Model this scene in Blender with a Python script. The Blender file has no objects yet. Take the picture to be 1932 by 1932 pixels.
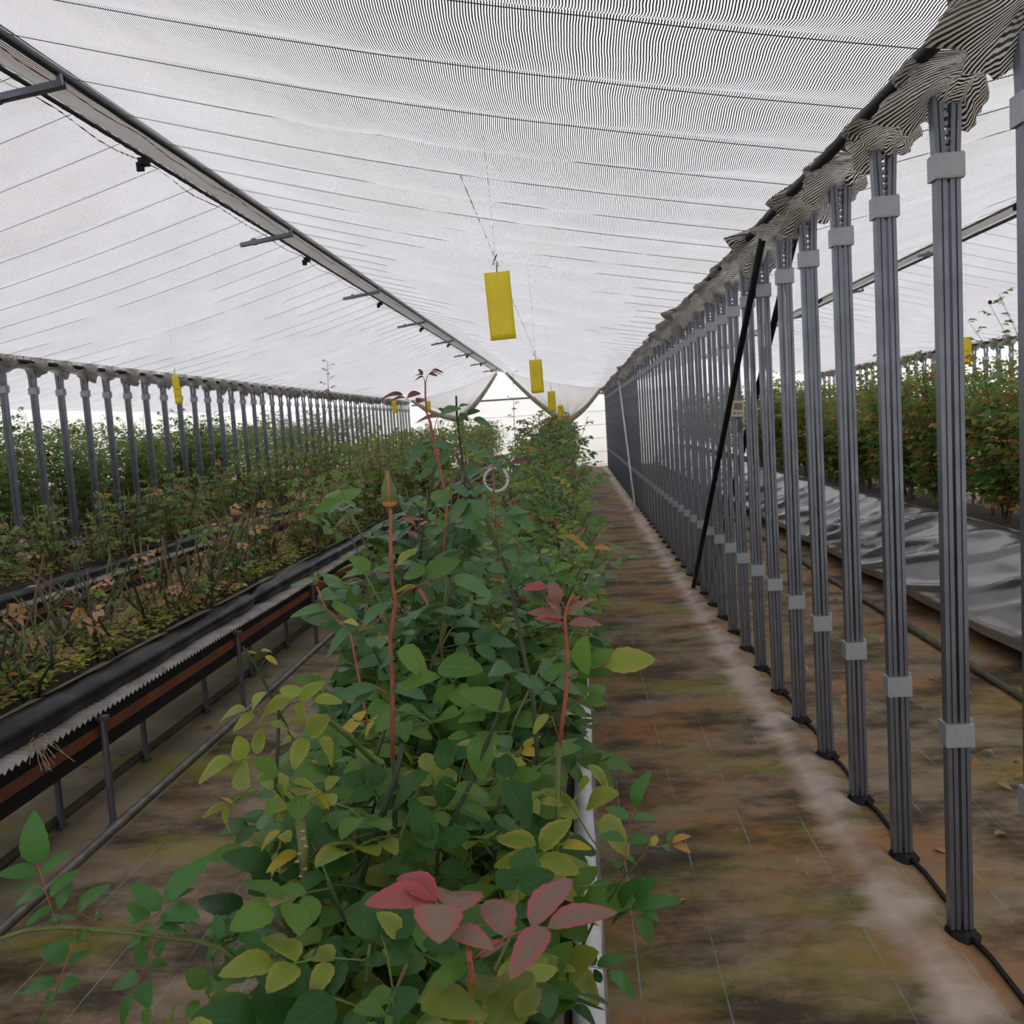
import bpy, math, random
import numpy as np
from mathutils import Matrix, Vector

# ------------------------------------------------------------------ camera
SC = bpy.context.scene
COL = SC.collection
FPX, YAW, PIT, ROL, CAMH = 1754.8, .072, .0947, -.0636, 1.619
_cy, _sy = math.cos(YAW), math.sin(YAW)
_F0 = np.array([-_sy, _cy, 0]); _R0 = np.array([_cy, _sy, 0]); _U0 = np.array([0, 0, 1.0])
_F = _F0*math.cos(PIT) - _U0*math.sin(PIT)
_U1 = _U0*math.cos(PIT) + _F0*math.sin(PIT)
_R = _R0*math.cos(ROL) + _U1*math.sin(ROL)
_U = _U1*math.cos(ROL) - _R0*math.sin(ROL)
CAM = np.array([0, 0, CAMH])
cd = bpy.data.cameras.new('camera'); cam = bpy.data.objects.new('camera', cd); COL.objects.link(cam)
cd.sensor_width = 36; cd.lens = FPX/1932*36; cd.clip_start = .05; cd.clip_end = 300
cam.matrix_world = Matrix(((_R[0], _U[0], -_F[0], 0), (_R[1], _U[1], -_F[1], 0), (_R[2], _U[2], -_F[2], CAMH), (0, 0, 0, 1)))
cd.dof.use_dof = True; cd.dof.focus_distance = 2.1; cd.dof.aperture_fstop = 13
SC.camera = cam

# ------------------------------------------------------------------ world, exposure
w = bpy.data.worlds.new('overcast_sky'); SC.world = w; w.use_nodes = True
bg = w.node_tree.nodes['Background']; bg.inputs[0].default_value = (.955, .96, 1.0, 1); bg.inputs[1].default_value = 1.35
SC.view_settings.view_transform = 'Standard'; SC.view_settings.look = 'None'
SC.view_settings.gamma = 1; SC.view_settings.use_curve_mapping = False; SC.view_settings.exposure = 0.6
SC.cycles.max_bounces = 8; SC.cycles.diffuse_bounces = 4; SC.cycles.glossy_bounces = 3
SC.cycles.transmission_bounces = 5; SC.cycles.transparent_max_bounces = 8
SC.cycles.use_denoising = True

rnd = random.Random(7)
NPR = np.random.default_rng(11)
PI = math.pi

def at(px, py, Y):
    """world point at distance Y down the house, from a sight line of the survey photograph"""
    d = _F + _R*(px-966)/FPX - _U*(py-966)/FPX
    return CAM + d*(Y/d[1])

# ------------------------------------------------------------------ tagging helpers
def tag(o, label=None, cat=None, group=None, kind=None):
    if label: o['label'] = label
    if cat: o['category'] = cat
    if group: o['group'] = group
    if kind: o['kind'] = kind
    return o

def empty(name, loc=(0, 0, 0), label=None, cat=None, group=None, kind=None):
    o = bpy.data.objects.new(name, None); COL.objects.link(o); o.location = loc
    o.empty_display_size = .05
    return tag(o, label, cat, group, kind)

def link(name, mesh, parent=None, loc=None, mat=None):
    o = bpy.data.objects.new(name, mesh); COL.objects.link(o)
    if parent is not None: o.parent = parent
    if mat is not None: o.matrix_basis = mat
    elif loc is not None: o.location = loc
    return o

# ------------------------------------------------------------------ mesh helpers
class MB:
    def __init__(s): s.v = []; s.f = []; s.m = []; s.uv = []
    def quad(s, a, b, c, d, m=0):
        n = len(s.v); s.v += [tuple(a), tuple(b), tuple(c), tuple(d)]; s.f.append((n, n+1, n+2, n+3)); s.m.append(m)
    def box(s, x0, x1, y0, y1, z0, z1, m=0):
        n = len(s.v)
        s.v += [(x0, y0, z0), (x1, y0, z0), (x1, y1, z0), (x0, y1, z0), (x0, y0, z1), (x1, y0, z1), (x1, y1, z1), (x0, y1, z1)]
        for q in ((0, 3, 2, 1), (4, 5, 6, 7), (0, 1, 5, 4), (1, 2, 6, 5), (2, 3, 7, 6), (3, 0, 4, 7)):
            s.f.append(tuple(n+i for i in q)); s.m.append(m)
        return s
    def tube(s, pts, r, k=6, m=0, cap=True):
        pts = [np.array(p, float) for p in pts]; n = len(pts)
        rr = r if hasattr(r, '__len__') else [r]*n
        b = len(s.v); ref = None
        for i, p in enumerate(pts):
            t = pts[min(i+1, n-1)] - pts[max(i-1, 0)]; t = t/(np.linalg.norm(t)+1e-9)
            if ref is None:
                ref = np.cross(t, (0, 0, 1.0) if abs(t[2]) < .9 else (1.0, 0, 0))
            ref = ref - t*np.dot(ref, t); ref = ref/(np.linalg.norm(ref)+1e-9)
            q = np.cross(t, ref)
            for j in range(k):
                a = 2*PI*j/k
                s.v.append(tuple(p + rr[i]*(ref*math.cos(a)+q*math.sin(a))))
        for i in range(n-1):
            for j in range(k):
                a = b+i*k+j; c = b+i*k+(j+1) % k
                s.f.append((a, c, c+k, a+k)); s.m.append(m)
        if cap:
            s.f.append(tuple(b+j for j in range(k))[::-1]); s.m.append(m)
            s.f.append(tuple(b+(n-1)*k+j for j in range(k))); s.m.append(m)
        return s
    def sweep(s, pts, sections, m=0, cap=True):
        """pts: centres; sections: list of [(dx,dy)] horizontal outlines, same count"""
        b = len(s.v); k = len(sections[0]); n = len(pts)
        for p, sec in zip(pts, sections):
            for dx, dy in sec: s.v.append((p[0]+dx, p[1]+dy, p[2]))
        for i in range(n-1):
            for j in range(k):
                a = b+i*k+j; c = b+i*k+(j+1) % k
                s.f.append((a, c, c+k, a+k)); s.m.append(m)
        if cap:
            s.f.append(tuple(b+j for j in range(k))[::-1]); s.m.append(m)
            s.f.append(tuple(b+(n-1)*k+j for j in range(k))); s.m.append(m)
        return s
    def mesh(s, name, mats, smooth=False):
        me = bpy.data.meshes.new(name); me.from_pydata(s.v, [], s.f)
        for x in (mats if isinstance(mats, (list, tuple)) else [mats]): me.materials.append(x)
        if any(s.m): me.polygons.foreach_set('material_index', s.m)
        if smooth: me.polygons.foreach_set('use_smooth', [True]*len(s.f))
        me.update(); return me
    def build(s, name, mats, parent=None, loc=None, smooth=False):
        return link(name, s.mesh(name, mats, smooth), parent, loc)

def grid_mesh(name, P, mat, UV=None, smooth=True):
    """P: (n,m,3) array"""
    n, m = P.shape[:2]
    me = bpy.data.meshes.new(name)
    idx = np.arange(n*m).reshape(n, m)
    q = np.stack([idx[:-1, :-1], idx[1:, :-1], idx[1:, 1:], idx[:-1, 1:]], -1).reshape(-1, 4)
    me.vertices.add(n*m); me.vertices.foreach_set('co', P.reshape(-1).astype(np.float32))
    me.loops.add(q.size); me.loops.foreach_set('vertex_index', q.reshape(-1).astype(np.int32))
    me.polygons.add(len(q)); me.polygons.foreach_set('loop_start', (np.arange(len(q))*4).astype(np.int32))
    if smooth: me.polygons.foreach_set('use_smooth', np.ones(len(q), bool))
    me.update(calc_edges=True)
    if UV is not None:
        l = me.uv_layers.new(name='UVMap'); l.data.foreach_set('uv', UV.reshape(-1, 2)[q.reshape(-1)].reshape(-1).astype(np.float32))
    me.materials.append(mat); me.validate(); return me

# ------------------------------------------------------------------ materials
def mat_new(name):
    m = bpy.data.materials.new(name); m.use_nodes = True
    nt = m.node_tree; nt.nodes.clear()
    out = nt.nodes.new('ShaderNodeOutputMaterial')
    return m, nt, out
def N(nt, t, **kw):
    n = nt.nodes.new(t)
    for k, v in kw.items():
        if k.startswith('i_'):
            key = k[2:]; key = int(key) if key.isdigit() else key.replace('_', ' ')
            if hasattr(v, 'is_output') or isinstance(v, bpy.types.NodeSocket): nt.links.new(v, n.inputs[key])
            else: n.inputs[key].default_value = v
        else: setattr(n, k, v)
    return n
def math_n(nt, op, a, b=None, c=None, clamp=False):
    n = nt.nodes.new('ShaderNodeMath'); n.operation = op; n.use_clamp = clamp
    for i, v in enumerate((a, b, c)):
        if v is None: continue
        if isinstance(v, bpy.types.NodeSocket): nt.links.new(v, n.inputs[i])
        else: n.inputs[i].default_value = v
    return n.outputs[0]
def mixc(nt, f, a, b, blend='MIX'):
    n = nt.nodes.new('ShaderNodeMix'); n.data_type = 'RGBA'; n.blend_type = blend
    for s, v in ((n.inputs[0], f), (n.inputs[6], a), (n.inputs[7], b)):
        if isinstance(v, bpy.types.NodeSocket): nt.links.new(v, s)
        else: s.default_value = v if not isinstance(v, tuple) or len(v) == 4 else (*v, 1)
    return n.outputs[2]
def ramp(nt, f, stops):
    n = nt.nodes.new('ShaderNodeValToRGB'); nt.links.new(f, n.inputs[0]); e = n.color_ramp.elements
    while len(e) < len(stops): e.new(.5)
    for el, (p, c) in zip(e, stops):
        el.position = p; el.color = (*c, 1) if len(c) == 3 else c
    return n.outputs[0]
def noise(nt, vec, scale, detail=3, rough=.55, dist=0):
    n = N(nt, 'ShaderNodeTexNoise'); n.inputs['Scale'].default_value = scale; n.inputs['Detail'].default_value = detail
    n.inputs['Roughness'].default_value = rough; n.inputs['Distortion'].default_value = dist
    if vec is not None: nt.links.new(vec, n.inputs['Vector'])
    return n.outputs[0]
def principled(nt, out, **kw):
    p = nt.nodes.new('ShaderNodeBsdfPrincipled')
    for k, v in kw.items():
        key = k.replace('_', ' ')
        if isinstance(v, bpy.types.NodeSocket): nt.links.new(v, p.inputs[key])
        else: p.inputs[key].default_value = v if not (isinstance(v, tuple) and len(v) == 3) else (*v, 1)
    if out is not None: nt.links.new(p.outputs[0], out.inputs[0])
    return p
def bump(nt, h, strength=.3, dist=.01):
    b = nt.nodes.new('ShaderNodeBump'); b.inputs['Strength'].default_value = strength; b.inputs['Distance'].default_value = dist
    nt.links.new(h, b.inputs['Height']); return b.outputs[0]

def simple(name, c, rough=.6, metal=0, var=.15, scale=20, c2=None, bumps=0, spec=.4):
    m, nt, out = mat_new(name)
    tc = N(nt, 'ShaderNodeTexCoord').outputs['Object']
    f = noise(nt, tc, scale, 4)
    c2 = c2 or tuple(x*(1-var*2) for x in c)
    col = ramp(nt, f, [(.3, c2), (.7, c)])
    p = principled(nt, out, Base_Color=col, Roughness=rough, Metallic=metal)
    p.inputs['Specular IOR Level'].default_value = spec
    if bumps: nt.links.new(bump(nt, f, bumps, .01), p.inputs['Normal'])
    return m

def leaf_mat(name, c1, c2, back, trans=.2, rough=.4, edge=None, spec=.3):
    """c1..c2: colour range from leaf to leaf; back: underside colour; edge: colour of the leaf margin"""
    m, nt, out = mat_new(name)
    oi = N(nt, 'ShaderNodeObjectInfo').outputs['Random']
    ge = N(nt, 'ShaderNodeNewGeometry')
    r = math_n(nt, 'FRACT', math_n(nt, 'ADD', oi, ge.outputs['Random Per Island']))
    col = mixc(nt, r, c1, c2)
    tc = N(nt, 'ShaderNodeTexCoord')
    n1 = noise(nt, tc.outputs['Object'], 14, 5, .7)
    col = mixc(nt, math_n(nt, 'MULTIPLY', n1, .55), col, tuple(x*.55 for x in c1))
    sep = N(nt, 'ShaderNodeSeparateXYZ'); nt.links.new(tc.outputs['UV'], sep.inputs[0])
    t, v = sep.outputs[0], sep.outputs[1]                       # t along, v = |across| 0..1
    mid = math_n(nt, 'LESS_THAN', v, .05)
    hasuv = math_n(nt, 'GREATER_THAN', t, .0005)
    vein = math_n(nt, 'SINE', math_n(nt, 'MULTIPLY', math_n(nt, 'SUBTRACT', t, math_n(nt, 'MULTIPLY', v, .28)), 44))
    vein = math_n(nt, 'MULTIPLY', math_n(nt, 'GREATER_THAN', vein, .9), .35)
    vm = math_n(nt, 'MULTIPLY', math_n(nt, 'MAXIMUM', math_n(nt, 'MULTIPLY', mid, .6), vein), hasuv)
    if edge:
        e = math_n(nt, 'MULTIPLY', math_n(nt, 'POWER', v, 3.0), hasuv, clamp=True)
        col = mixc(nt, e, col, edge)
    col = mixc(nt, vm, col, tuple(min(1, x*.75+.02) for x in c2))
    col = mixc(nt, ge.outputs['Backfacing'], col, back)
    p = principled(nt, None, Base_Color=col, Roughness=rough)
    p.inputs['Specular IOR Level'].default_value = spec
    nt.links.new(bump(nt, math_n(nt, 'SUBTRACT', n1, vm), .12, .004), p.inputs['Normal'])
    tr = N(nt, 'ShaderNodeBsdfTranslucent'); nt.links.new(mixc(nt, .5, col, tuple(min(1, x*1.6) for x in c2)), tr.inputs[0])
    mx = N(nt, 'ShaderNodeMixShader'); mx.inputs[0].default_value = trans
    nt.links.new(p.outputs[0], mx.inputs[1]); nt.links.new(tr.outputs[0], mx.inputs[2]); nt.links.new(mx.outputs[0], out.inputs[0])
    return m

M = {}
M['green'] = leaf_mat('leaf_green', (.06, .145, .022), (.14, .27, .042), (.2, .29, .1), trans=.32)
M['blue'] = leaf_mat('leaf_blue_green', (.045, .125, .04), (.085, .2, .065), (.17, .26, .13), rough=.36, spec=.4)
M['dark'] = leaf_mat('leaf_dark_green', (.018, .07, .012), (.04, .125, .022), (.12, .2, .07), spec=.25)
M['olive'] = leaf_mat('leaf_olive', (.1, .14, .015), (.15, .2, .025), (.2, .24, .08), edge=(.2, .17, .03))
M['lime'] = leaf_mat('leaf_yellow_green', (.15, .22, .022), (.28, .35, .052), (.3, .36, .12), trans=.36, edge=(.34, .28, .07))
M['yellow'] = leaf_mat('leaf_yellow', (.38, .33, .03), (.5, .38, .05), (.45, .38, .12), trans=.3)
M['red'] = leaf_mat('leaf_young_red', (.28, .055, .05), (.38, .1, .08), (.36, .17, .14), trans=.25, edge=(.42, .05, .09))
M['pink'] = leaf_mat('leaf_young_pink_grey', (.21, .13, .1), (.28, .19, .14), (.3, .2, .16), trans=.25, edge=(.4, .06, .1))
M['maroon'] = leaf_mat('leaf_maroon', (.09, .018, .015), (.16, .035, .025), (.17, .06, .05), trans=.15)
M['dry'] = leaf_mat('leaf_dry_brown', (.34, .18, .085), (.56, .35, .19), (.46, .31, .18), trans=.15, rough=.75, spec=.2)
M['orange'] = leaf_mat('leaf_orange', (.38, .17, .04), (.5, .28, .07), (.42, .26, .12), trans=.25, rough=.6)
M['weed'] = leaf_mat('leaf_clover', (.28, .36, .045), (.48, .5, .08), (.38, .42, .1), trans=.38, rough=.6)
M['small'] = leaf_mat('leaf_fresh_green', (.045, .15, .03), (.075, .21, .045), (.13, .25, .09), trans=.25)
M['pale'] = leaf_mat('leaf_pale_green', (.13, .23, .055), (.24, .36, .1), (.28, .36, .16), trans=.36)
LEAFKEYS = ['pale', 'green', 'blue', 'dark', 'lime', 'yellow', 'red', 'maroon', 'dry', 'orange']
LEAFMATS = [M[k] for k in LEAFKEYS]; LI = {k: i for i, k in enumerate(LEAFKEYS)}
M['stem_red'] = simple('stem_red', (.36, .1, .06), .45, c2=(.26, .055, .04))
M['stem_green'] = simple('stem_green', (.12, .15, .035), .5, c2=(.07, .09, .022))
M['stem_brown'] = simple('stem_brown', (.16, .1, .055), .75, c2=(.08, .055, .03), bumps=.3)
M['stem_dark'] = simple('stem_dark_green', (.035, .05, .022), .6)
M['thorn'] = simple('thorn_tan', (.36, .28, .16), .6)
M['steel'] = simple('galvanised_grey', (.2, .215, .255), .36, .65, c2=(.135, .148, .18), scale=9)
M['collar'] = simple('clamp_zinc', (.36, .375, .40), .45, .3, var=.06, scale=14)
M['black'] = simple('black_plastic', (.012, .012, .014), .55, spec=.2)
M['pipe_dark'] = simple('dark_painted_pipe', (.035, .04, .055), .4, .2)
M['pipe_grey'] = simple('weathered_pipe', (.3, .29, .27), .5, .4, c2=(.14, .13, .11), scale=12)
M['pipe_moss'] = simple('mossy_pipe', (.11, .095, .075), .7, 0, c2=(.05, .06, .025), scale=10)
M['rust'] = simple('rust_orange_rail', (.2, .058, .02), .7, 0, c2=(.11, .032, .014), scale=6)
M['corr'] = simple('weathered_corrugated', (.42, .41, .39), .6, .1, c2=(.2, .18, .15), scale=7)
M['film'] = simple('black_mulch_film', (.022, .022, .026), .34, 0, c2=(.01, .01, .012), scale=7, bumps=.5, spec=.22)
M['filmedge'] = simple('dusty_film_edge', (.25, .23, .19), .8, 0, c2=(.12, .11, .09), scale=14)
M['soil'] = simple('dark_soil', (.07, .05, .032), .95, 0, c2=(.025, .018, .012), scale=40, bumps=.6)
M['white'] = simple('white_plastic', (.62, .62, .66), .45, c2=(.4, .39, .41), scale=8)
M['card'] = simple('sticky_yellow', (.8, .62, .012), .35, var=.04, scale=10)
M['speck'] = simple('insect_speck', (.05, .04, .02), .8)
M['device'] = simple('beige_casing', (.6, .54, .36), .5, var=.03)
M['screen'] = simple('grey_screen', (.16, .18, .17), .25, var=.03)
M['wire'] = simple('dark_wire', (.05, .05, .06), .5, .3)
M['thread'] = simple('coral_thread', (.6, .2, .13), .7)
M['hem'] = simple('dusty_curtain_hem', (.4, .36, .29), .85, c2=(.26, .23, .18), scale=6)

def cloth_mat(name, pitch=.0088, dirt_shade=0, tr=.78, dark=(.07, .07, .075)):
    m, nt, out = mat_new(name)
    uv = N(nt, 'ShaderNodeTexCoord')
    sep = N(nt, 'ShaderNodeSeparateXYZ'); nt.links.new(uv.outputs['UV'], sep.inputs[0])
    wob = noise(nt, uv.outputs['UV'], 5, 3)
    u = math_n(nt, 'ADD', sep.outputs[0], math_n(nt, 'MULTIPLY', wob, .018 if not dirt_shade else .004))
    fr = math_n(nt, 'FRACT', math_n(nt, 'DIVIDE', u, pitch))
    tri = math_n(nt, 'ABSOLUTE', math_n(nt, 'SUBTRACT', fr, .5))            # 0..0.5
    mask = N(nt, 'ShaderNodeMapRange'); nt.links.new(tri, mask.inputs[0]); mask.inputs[1].default_value = .225; mask.inputs[2].default_value = .275
    mask = mask.outputs[0]                                                    # 1 = dark strip
    f2 = noise(nt, uv.outputs['UV'], 1.3, 4)
    c = ramp(nt, f2, [[(.3, (.84, .82, .82)), (.7, (.95, .94, .96))], [(.33, (.52, .46, .37)), (.58, (.92, .89, .85))], [(.3, (.6, .57, .53)), (.7, (.74, .71, .68))]][dirt_shade])
    d = N(nt, 'ShaderNodeBsdfDiffuse'); nt.links.new(c, d.inputs[0])
    t = N(nt, 'ShaderNodeBsdfTranslucent'); nt.links.new(c, t.inputs[0])
    wsh = N(nt, 'ShaderNodeMixShader'); wsh.inputs[0].default_value = tr
    nt.links.new(d.outputs[0], wsh.inputs[1]); nt.links.new(t.outputs[0], wsh.inputs[2])
    dk = principled(nt, None, Base_Color=dark, Roughness=.42, Metallic=.7)
    mx = N(nt, 'ShaderNodeMixShader'); nt.links.new(mask, mx.inputs[0])
    nt.links.new(wsh.outputs[0], mx.inputs[1]); nt.links.new(dk.outputs[0], mx.inputs[2]); nt.links.new(mx.outputs[0], out.inputs[0])
    return m
M['shade'] = cloth_mat('shade_cloth_striped')
M['bundle'] = cloth_mat('shade_cloth_gathered', .0105, dirt_shade=1, tr=.7, dark=(.05, .045, .04))
M['fold'] = cloth_mat('shade_cloth_folded', dirt_shade=2, tr=.35, dark=(.1, .1, .1))  # greyer colour stands in for less light coming through the doubled cloth

def film_mat(name, c, tr=.7, clear=0.0):
    m, nt, out = mat_new(name)
    tc = N(nt, 'ShaderNodeTexCoord').outputs['Object']
    col = ramp(nt, noise(nt, tc, .8, 4), [(.3, tuple(x*.88 for x in c)), (.7, c)])
    d = N(nt, 'ShaderNodeBsdfDiffuse'); nt.links.new(col, d.inputs[0])
    t = N(nt, 'ShaderNodeBsdfTranslucent'); nt.links.new(col, t.inputs[0])
    a = N(nt, 'ShaderNodeMixShader'); a.inputs[0].default_value = tr
    nt.links.new(d.outputs[0], a.inputs[1]); nt.links.new(t.outputs[0], a.inputs[2])
    if clear:
        g = N(nt, 'ShaderNodeBsdfTransparent'); b = N(nt, 'ShaderNodeMixShader'); b.inputs[0].default_value = clear
        nt.links.new(a.outputs[0], b.inputs[1]); nt.links.new(g.outputs[0], b.inputs[2]); a = b
    nt.links.new(a.outputs[0], out.inputs[0]); return m
M['wallfilm'] = film_mat('translucent_wall_film', (.9, .89, .85), .8, .1)
M['gable'] = film_mat('clear_gable_film', (.92, .95, .97), .8, .5)
M['drape'] = film_mat('draped_white_cloth', (.82, .8, .78), .6)

def ground_mat():
    m, nt, out = mat_new('stained_ground_cloth')
    P = N(nt, 'ShaderNodeNewGeometry').outputs['Position']
    sep = N(nt, 'ShaderNodeSeparateXYZ'); nt.links.new(P, sep.inputs[0]); X, Y = sep.outputs[0], sep.outputs[1]
    mp = N(nt, 'ShaderNodeMapping'); nt.links.new(P, mp.inputs[0]); mp.inputs['Scale'].default_value = (.9, 1.5, 1)   # streaks lie across the walkway
    v = mp.outputs[0]
    base = ramp(nt, noise(nt, v, 5, 8, .72), [(.3, (.15, .105, .06)), (.7, (.33, .255, .175))])
    walk = math_n(nt, 'GREATER_THAN', X, -.3)
    rust = ramp(nt, noise(nt, v, 1.1, 5, .62), [(.44, (0, 0, 0)), (.62, (1, 1, 1))])
    col = mixc(nt, math_n(nt, 'MULTIPLY', rust, math_n(nt, 'ADD', math_n(nt, 'MULTIPLY', walk, .55), .22)), base, (.29, .12, .024))
    dk = ramp(nt, noise(nt, v, 1.6, 6, .7), [(.45, (0, 0, 0)), (.60, (1, 1, 1))])
    col = mixc(nt, math_n(nt, 'MULTIPLY', dk, .9), col, (.03, .022, .008))
    of2 = N(nt, 'ShaderNodeVectorMath'); of2.operation = 'ADD'; nt.links.new(v, of2.inputs[0]); of2.inputs[1].default_value = (13.7, 5.1, 0)
    moss = ramp(nt, noise(nt, of2.outputs[0], 1.3, 6, .65), [(.5, (0, 0, 0)), (.66, (1, 1, 1))])
    under = math_n(nt, 'LESS_THAN', X, -2.02)
    col = mixc(nt, math_n(nt, 'MULTIPLY', under, .42), col, (.42, .37, .26))
    side = math_n(nt, 'LESS_THAN', X, -1.4)
    col = mixc(nt, math_n(nt, 'MULTIPLY', moss, math_n(nt, 'ADD', math_n(nt, 'MULTIPLY', side, .25), .55)), col, (.22, .21, .012))
    # clean paler cloth beside the posts
    d = math_n(nt, 'ABSOLUTE', math_n(nt, 'SUBTRACT', X, .93))
    nn = math_n(nt, 'MULTIPLY', math_n(nt, 'SUBTRACT', noise(nt, v, 3, 4), .5), .35)
    st = N(nt, 'ShaderNodeMapRange'); nt.links.new(math_n(nt, 'ADD', d, nn), st.inputs[0]); st.inputs[1].default_value = .11; st.inputs[2].default_value = -.01
    col = mixc(nt, math_n(nt, 'MULTIPLY', st.outputs[0], .8), col, (.56, .46, .40))
    # woven marker threads
    gx = math_n(nt, 'ABSOLUTE', math_n(nt, 'SUBTRACT', math_n(nt, 'FRACT', math_n(nt, 'DIVIDE', math_n(nt, 'ADD', X, .02), .235)), .5))
    gy = math_n(nt, 'ABSOLUTE', math_n(nt, 'SUBTRACT', math_n(nt, 'FRACT', math_n(nt, 'DIVIDE', Y, .9)), .5))
    ln = math_n(nt, 'MAXIMUM', math_n(nt, 'LESS_THAN', gx, .009), math_n(nt, 'MULTIPLY', math_n(nt, 'LESS_THAN', gy, .0025), .6))
    wear = ramp(nt, noise(nt, P, 2.5, 3), [(.42, (0, 0, 0)), (.6, (1, 1, 1))])
    col = mixc(nt, math_n(nt, 'MULTIPLY', math_n(nt, 'MULTIPLY', ln, wear), .75), col, (.22, .34, .33))
    wv = N(nt, 'ShaderNodeTexChecker'); nt.links.new(P, wv.inputs[0]); wv.inputs['Scale'].default_value = 260
    p = principled(nt, out, Base_Color=col, Roughness=.72)
    p.inputs['Specular IOR Level'].default_value = .3
    nt.links.new(bump(nt, noise(nt, P, 9, 5), .25, .03), p.inputs['Normal'])
    return m
M['ground'] = ground_mat()

def bedfilm_mat():
    m, nt, out = mat_new('silver_grey_bed_film')
    tc = N(nt, 'ShaderNodeTexCoord').outputs['Object']
    sep = N(nt, 'ShaderNodeSeparateXYZ'); nt.links.new(tc, sep.inputs[0])
    col = ramp(nt, noise(nt, tc, 2.5, 5), [(.3, (.075, .068, .07)), (.7, (.15, .142, .15))])
    low = N(nt, 'ShaderNodeMapRange'); nt.links.new(math_n(nt, 'ADD', sep.outputs[2], math_n(nt, 'MULTIPLY', noise(nt, tc, 4, 3), .06)), low.inputs[0])
    low.inputs[1].default_value = .26; low.inputs[2].default_value = .22
    col = mixc(nt, math_n(nt, 'MULTIPLY', low.outputs[0], .7), col, (.17, .145, .115))
    principled(nt, out, Base_Color=col, Roughness=.28, Metallic=.0, Coat_Weight=.8, Coat_Roughness=.15)
    return m
M['bedfilm'] = bedfilm_mat()

# ------------------------------------------------------------------ layout
XR, XL, XRR = 1.071, -5.432, 7.574          # post rows
XG, ZG, ZE = -2.18, 3.32, 2.50              # ridge and eave of the middle bay
RIDGES = {'left': -8.68, 'mid': XG, 'right': 4.32}
ZC = 2.585                                  # edge of the shade cloth over the eave pipe
Y0, Y1 = -2.5, 31.0
PY0, PYL = 2.7427, 8.663                    # phase of the post rows

# ------------------------------------------------------------------ floor and walls
def make_floor():
    xs = np.unique(np.concatenate([np.linspace(-14, -1, 14), np.linspace(-1, .8, 10), np.linspace(.8, 1.2, 17), np.linspace(1.3, 14, 14)]))
    ys = np.concatenate([np.linspace(-4, 1.4, 8), np.arange(1.45, 10, .05), np.linspace(10, 33, 60)])
    X, Y = np.meshgrid(xs, ys, indexing='ij')
    ph = (Y-PY0)/.5; ph = ph-np.round(ph)
    Z = .035*np.exp(-((X-.985)/.05)**2)*(.35+.65*np.exp(-(ph/.22)**2)) + .012*np.sin(Y*3.1)*np.exp(-((X-.9)/.1)**2)
    me = grid_mesh('floor', np.stack([X, Y, Z], -1), M['ground'])
    return tag(link('floor', me), kind='structure')
make_floor()

def make_walls():
    b = MB(); b.box(-13, 14, Y1+.4, Y1+.43, 0, 2.5); o = b.build('wall_back', M['wallfilm']); tag(o, kind='structure')
    # glazing bars on the end wall
    bars = MB().box(-5.4, 1.1, Y1+.33, Y1+.39, -.007, .007).mesh('glazing_bar', M['white'])
    for z in (.08, .5, .95, 1.4, 1.85): link('glazing_bar', bars, o, (0, 0, z))
    g = MB()
    for xr in RIDGES.values():
        n = len(g.v); g.v += [(xr-3.25, Y1+.42, 2.5), (xr+3.25, Y1+.42, 2.5), (xr, Y1+.42, 3.9)]; g.f.append((n, n+1, n+2)); g.m.append(0)
    tag(g.build('window_1', M['gable']), kind='structure')
    for nm, x in (('wall_left', -12.2), ('wall_right', 13.6)):
        b = MB(); b.box(x, x+.03, -4, Y1+.4, 0, 3.2); o = tag(b.build(nm, M['wallfilm']), kind='structure')
        MB().box(x-.02, x+.05, -4, Y1+.4, 0, .75).build('added_light_block', M['filmedge'], o)  # opaque sheet added to block bright wall film showing low through the hedges
    b = MB(); b.box(-13, 14, -3.6, -3.57, 0, 3.6); tag(b.build('wall_front', M['wallfilm']), kind='structure')
    b = MB(); b.box(-5.42, 1.06, Y1+.25, Y1+.31, 2.40, 2.46); tag(b.build('trim_1', M['pipe_grey']), kind='structure')
make_walls()

# ------------------------------------------------------------------ shade curtains
def roof_z(s):               # s = 0 at ridge .. 1 at eave
    return ZG - (ZG-ZC)*s - .05*math.sin(PI*s)

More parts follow.
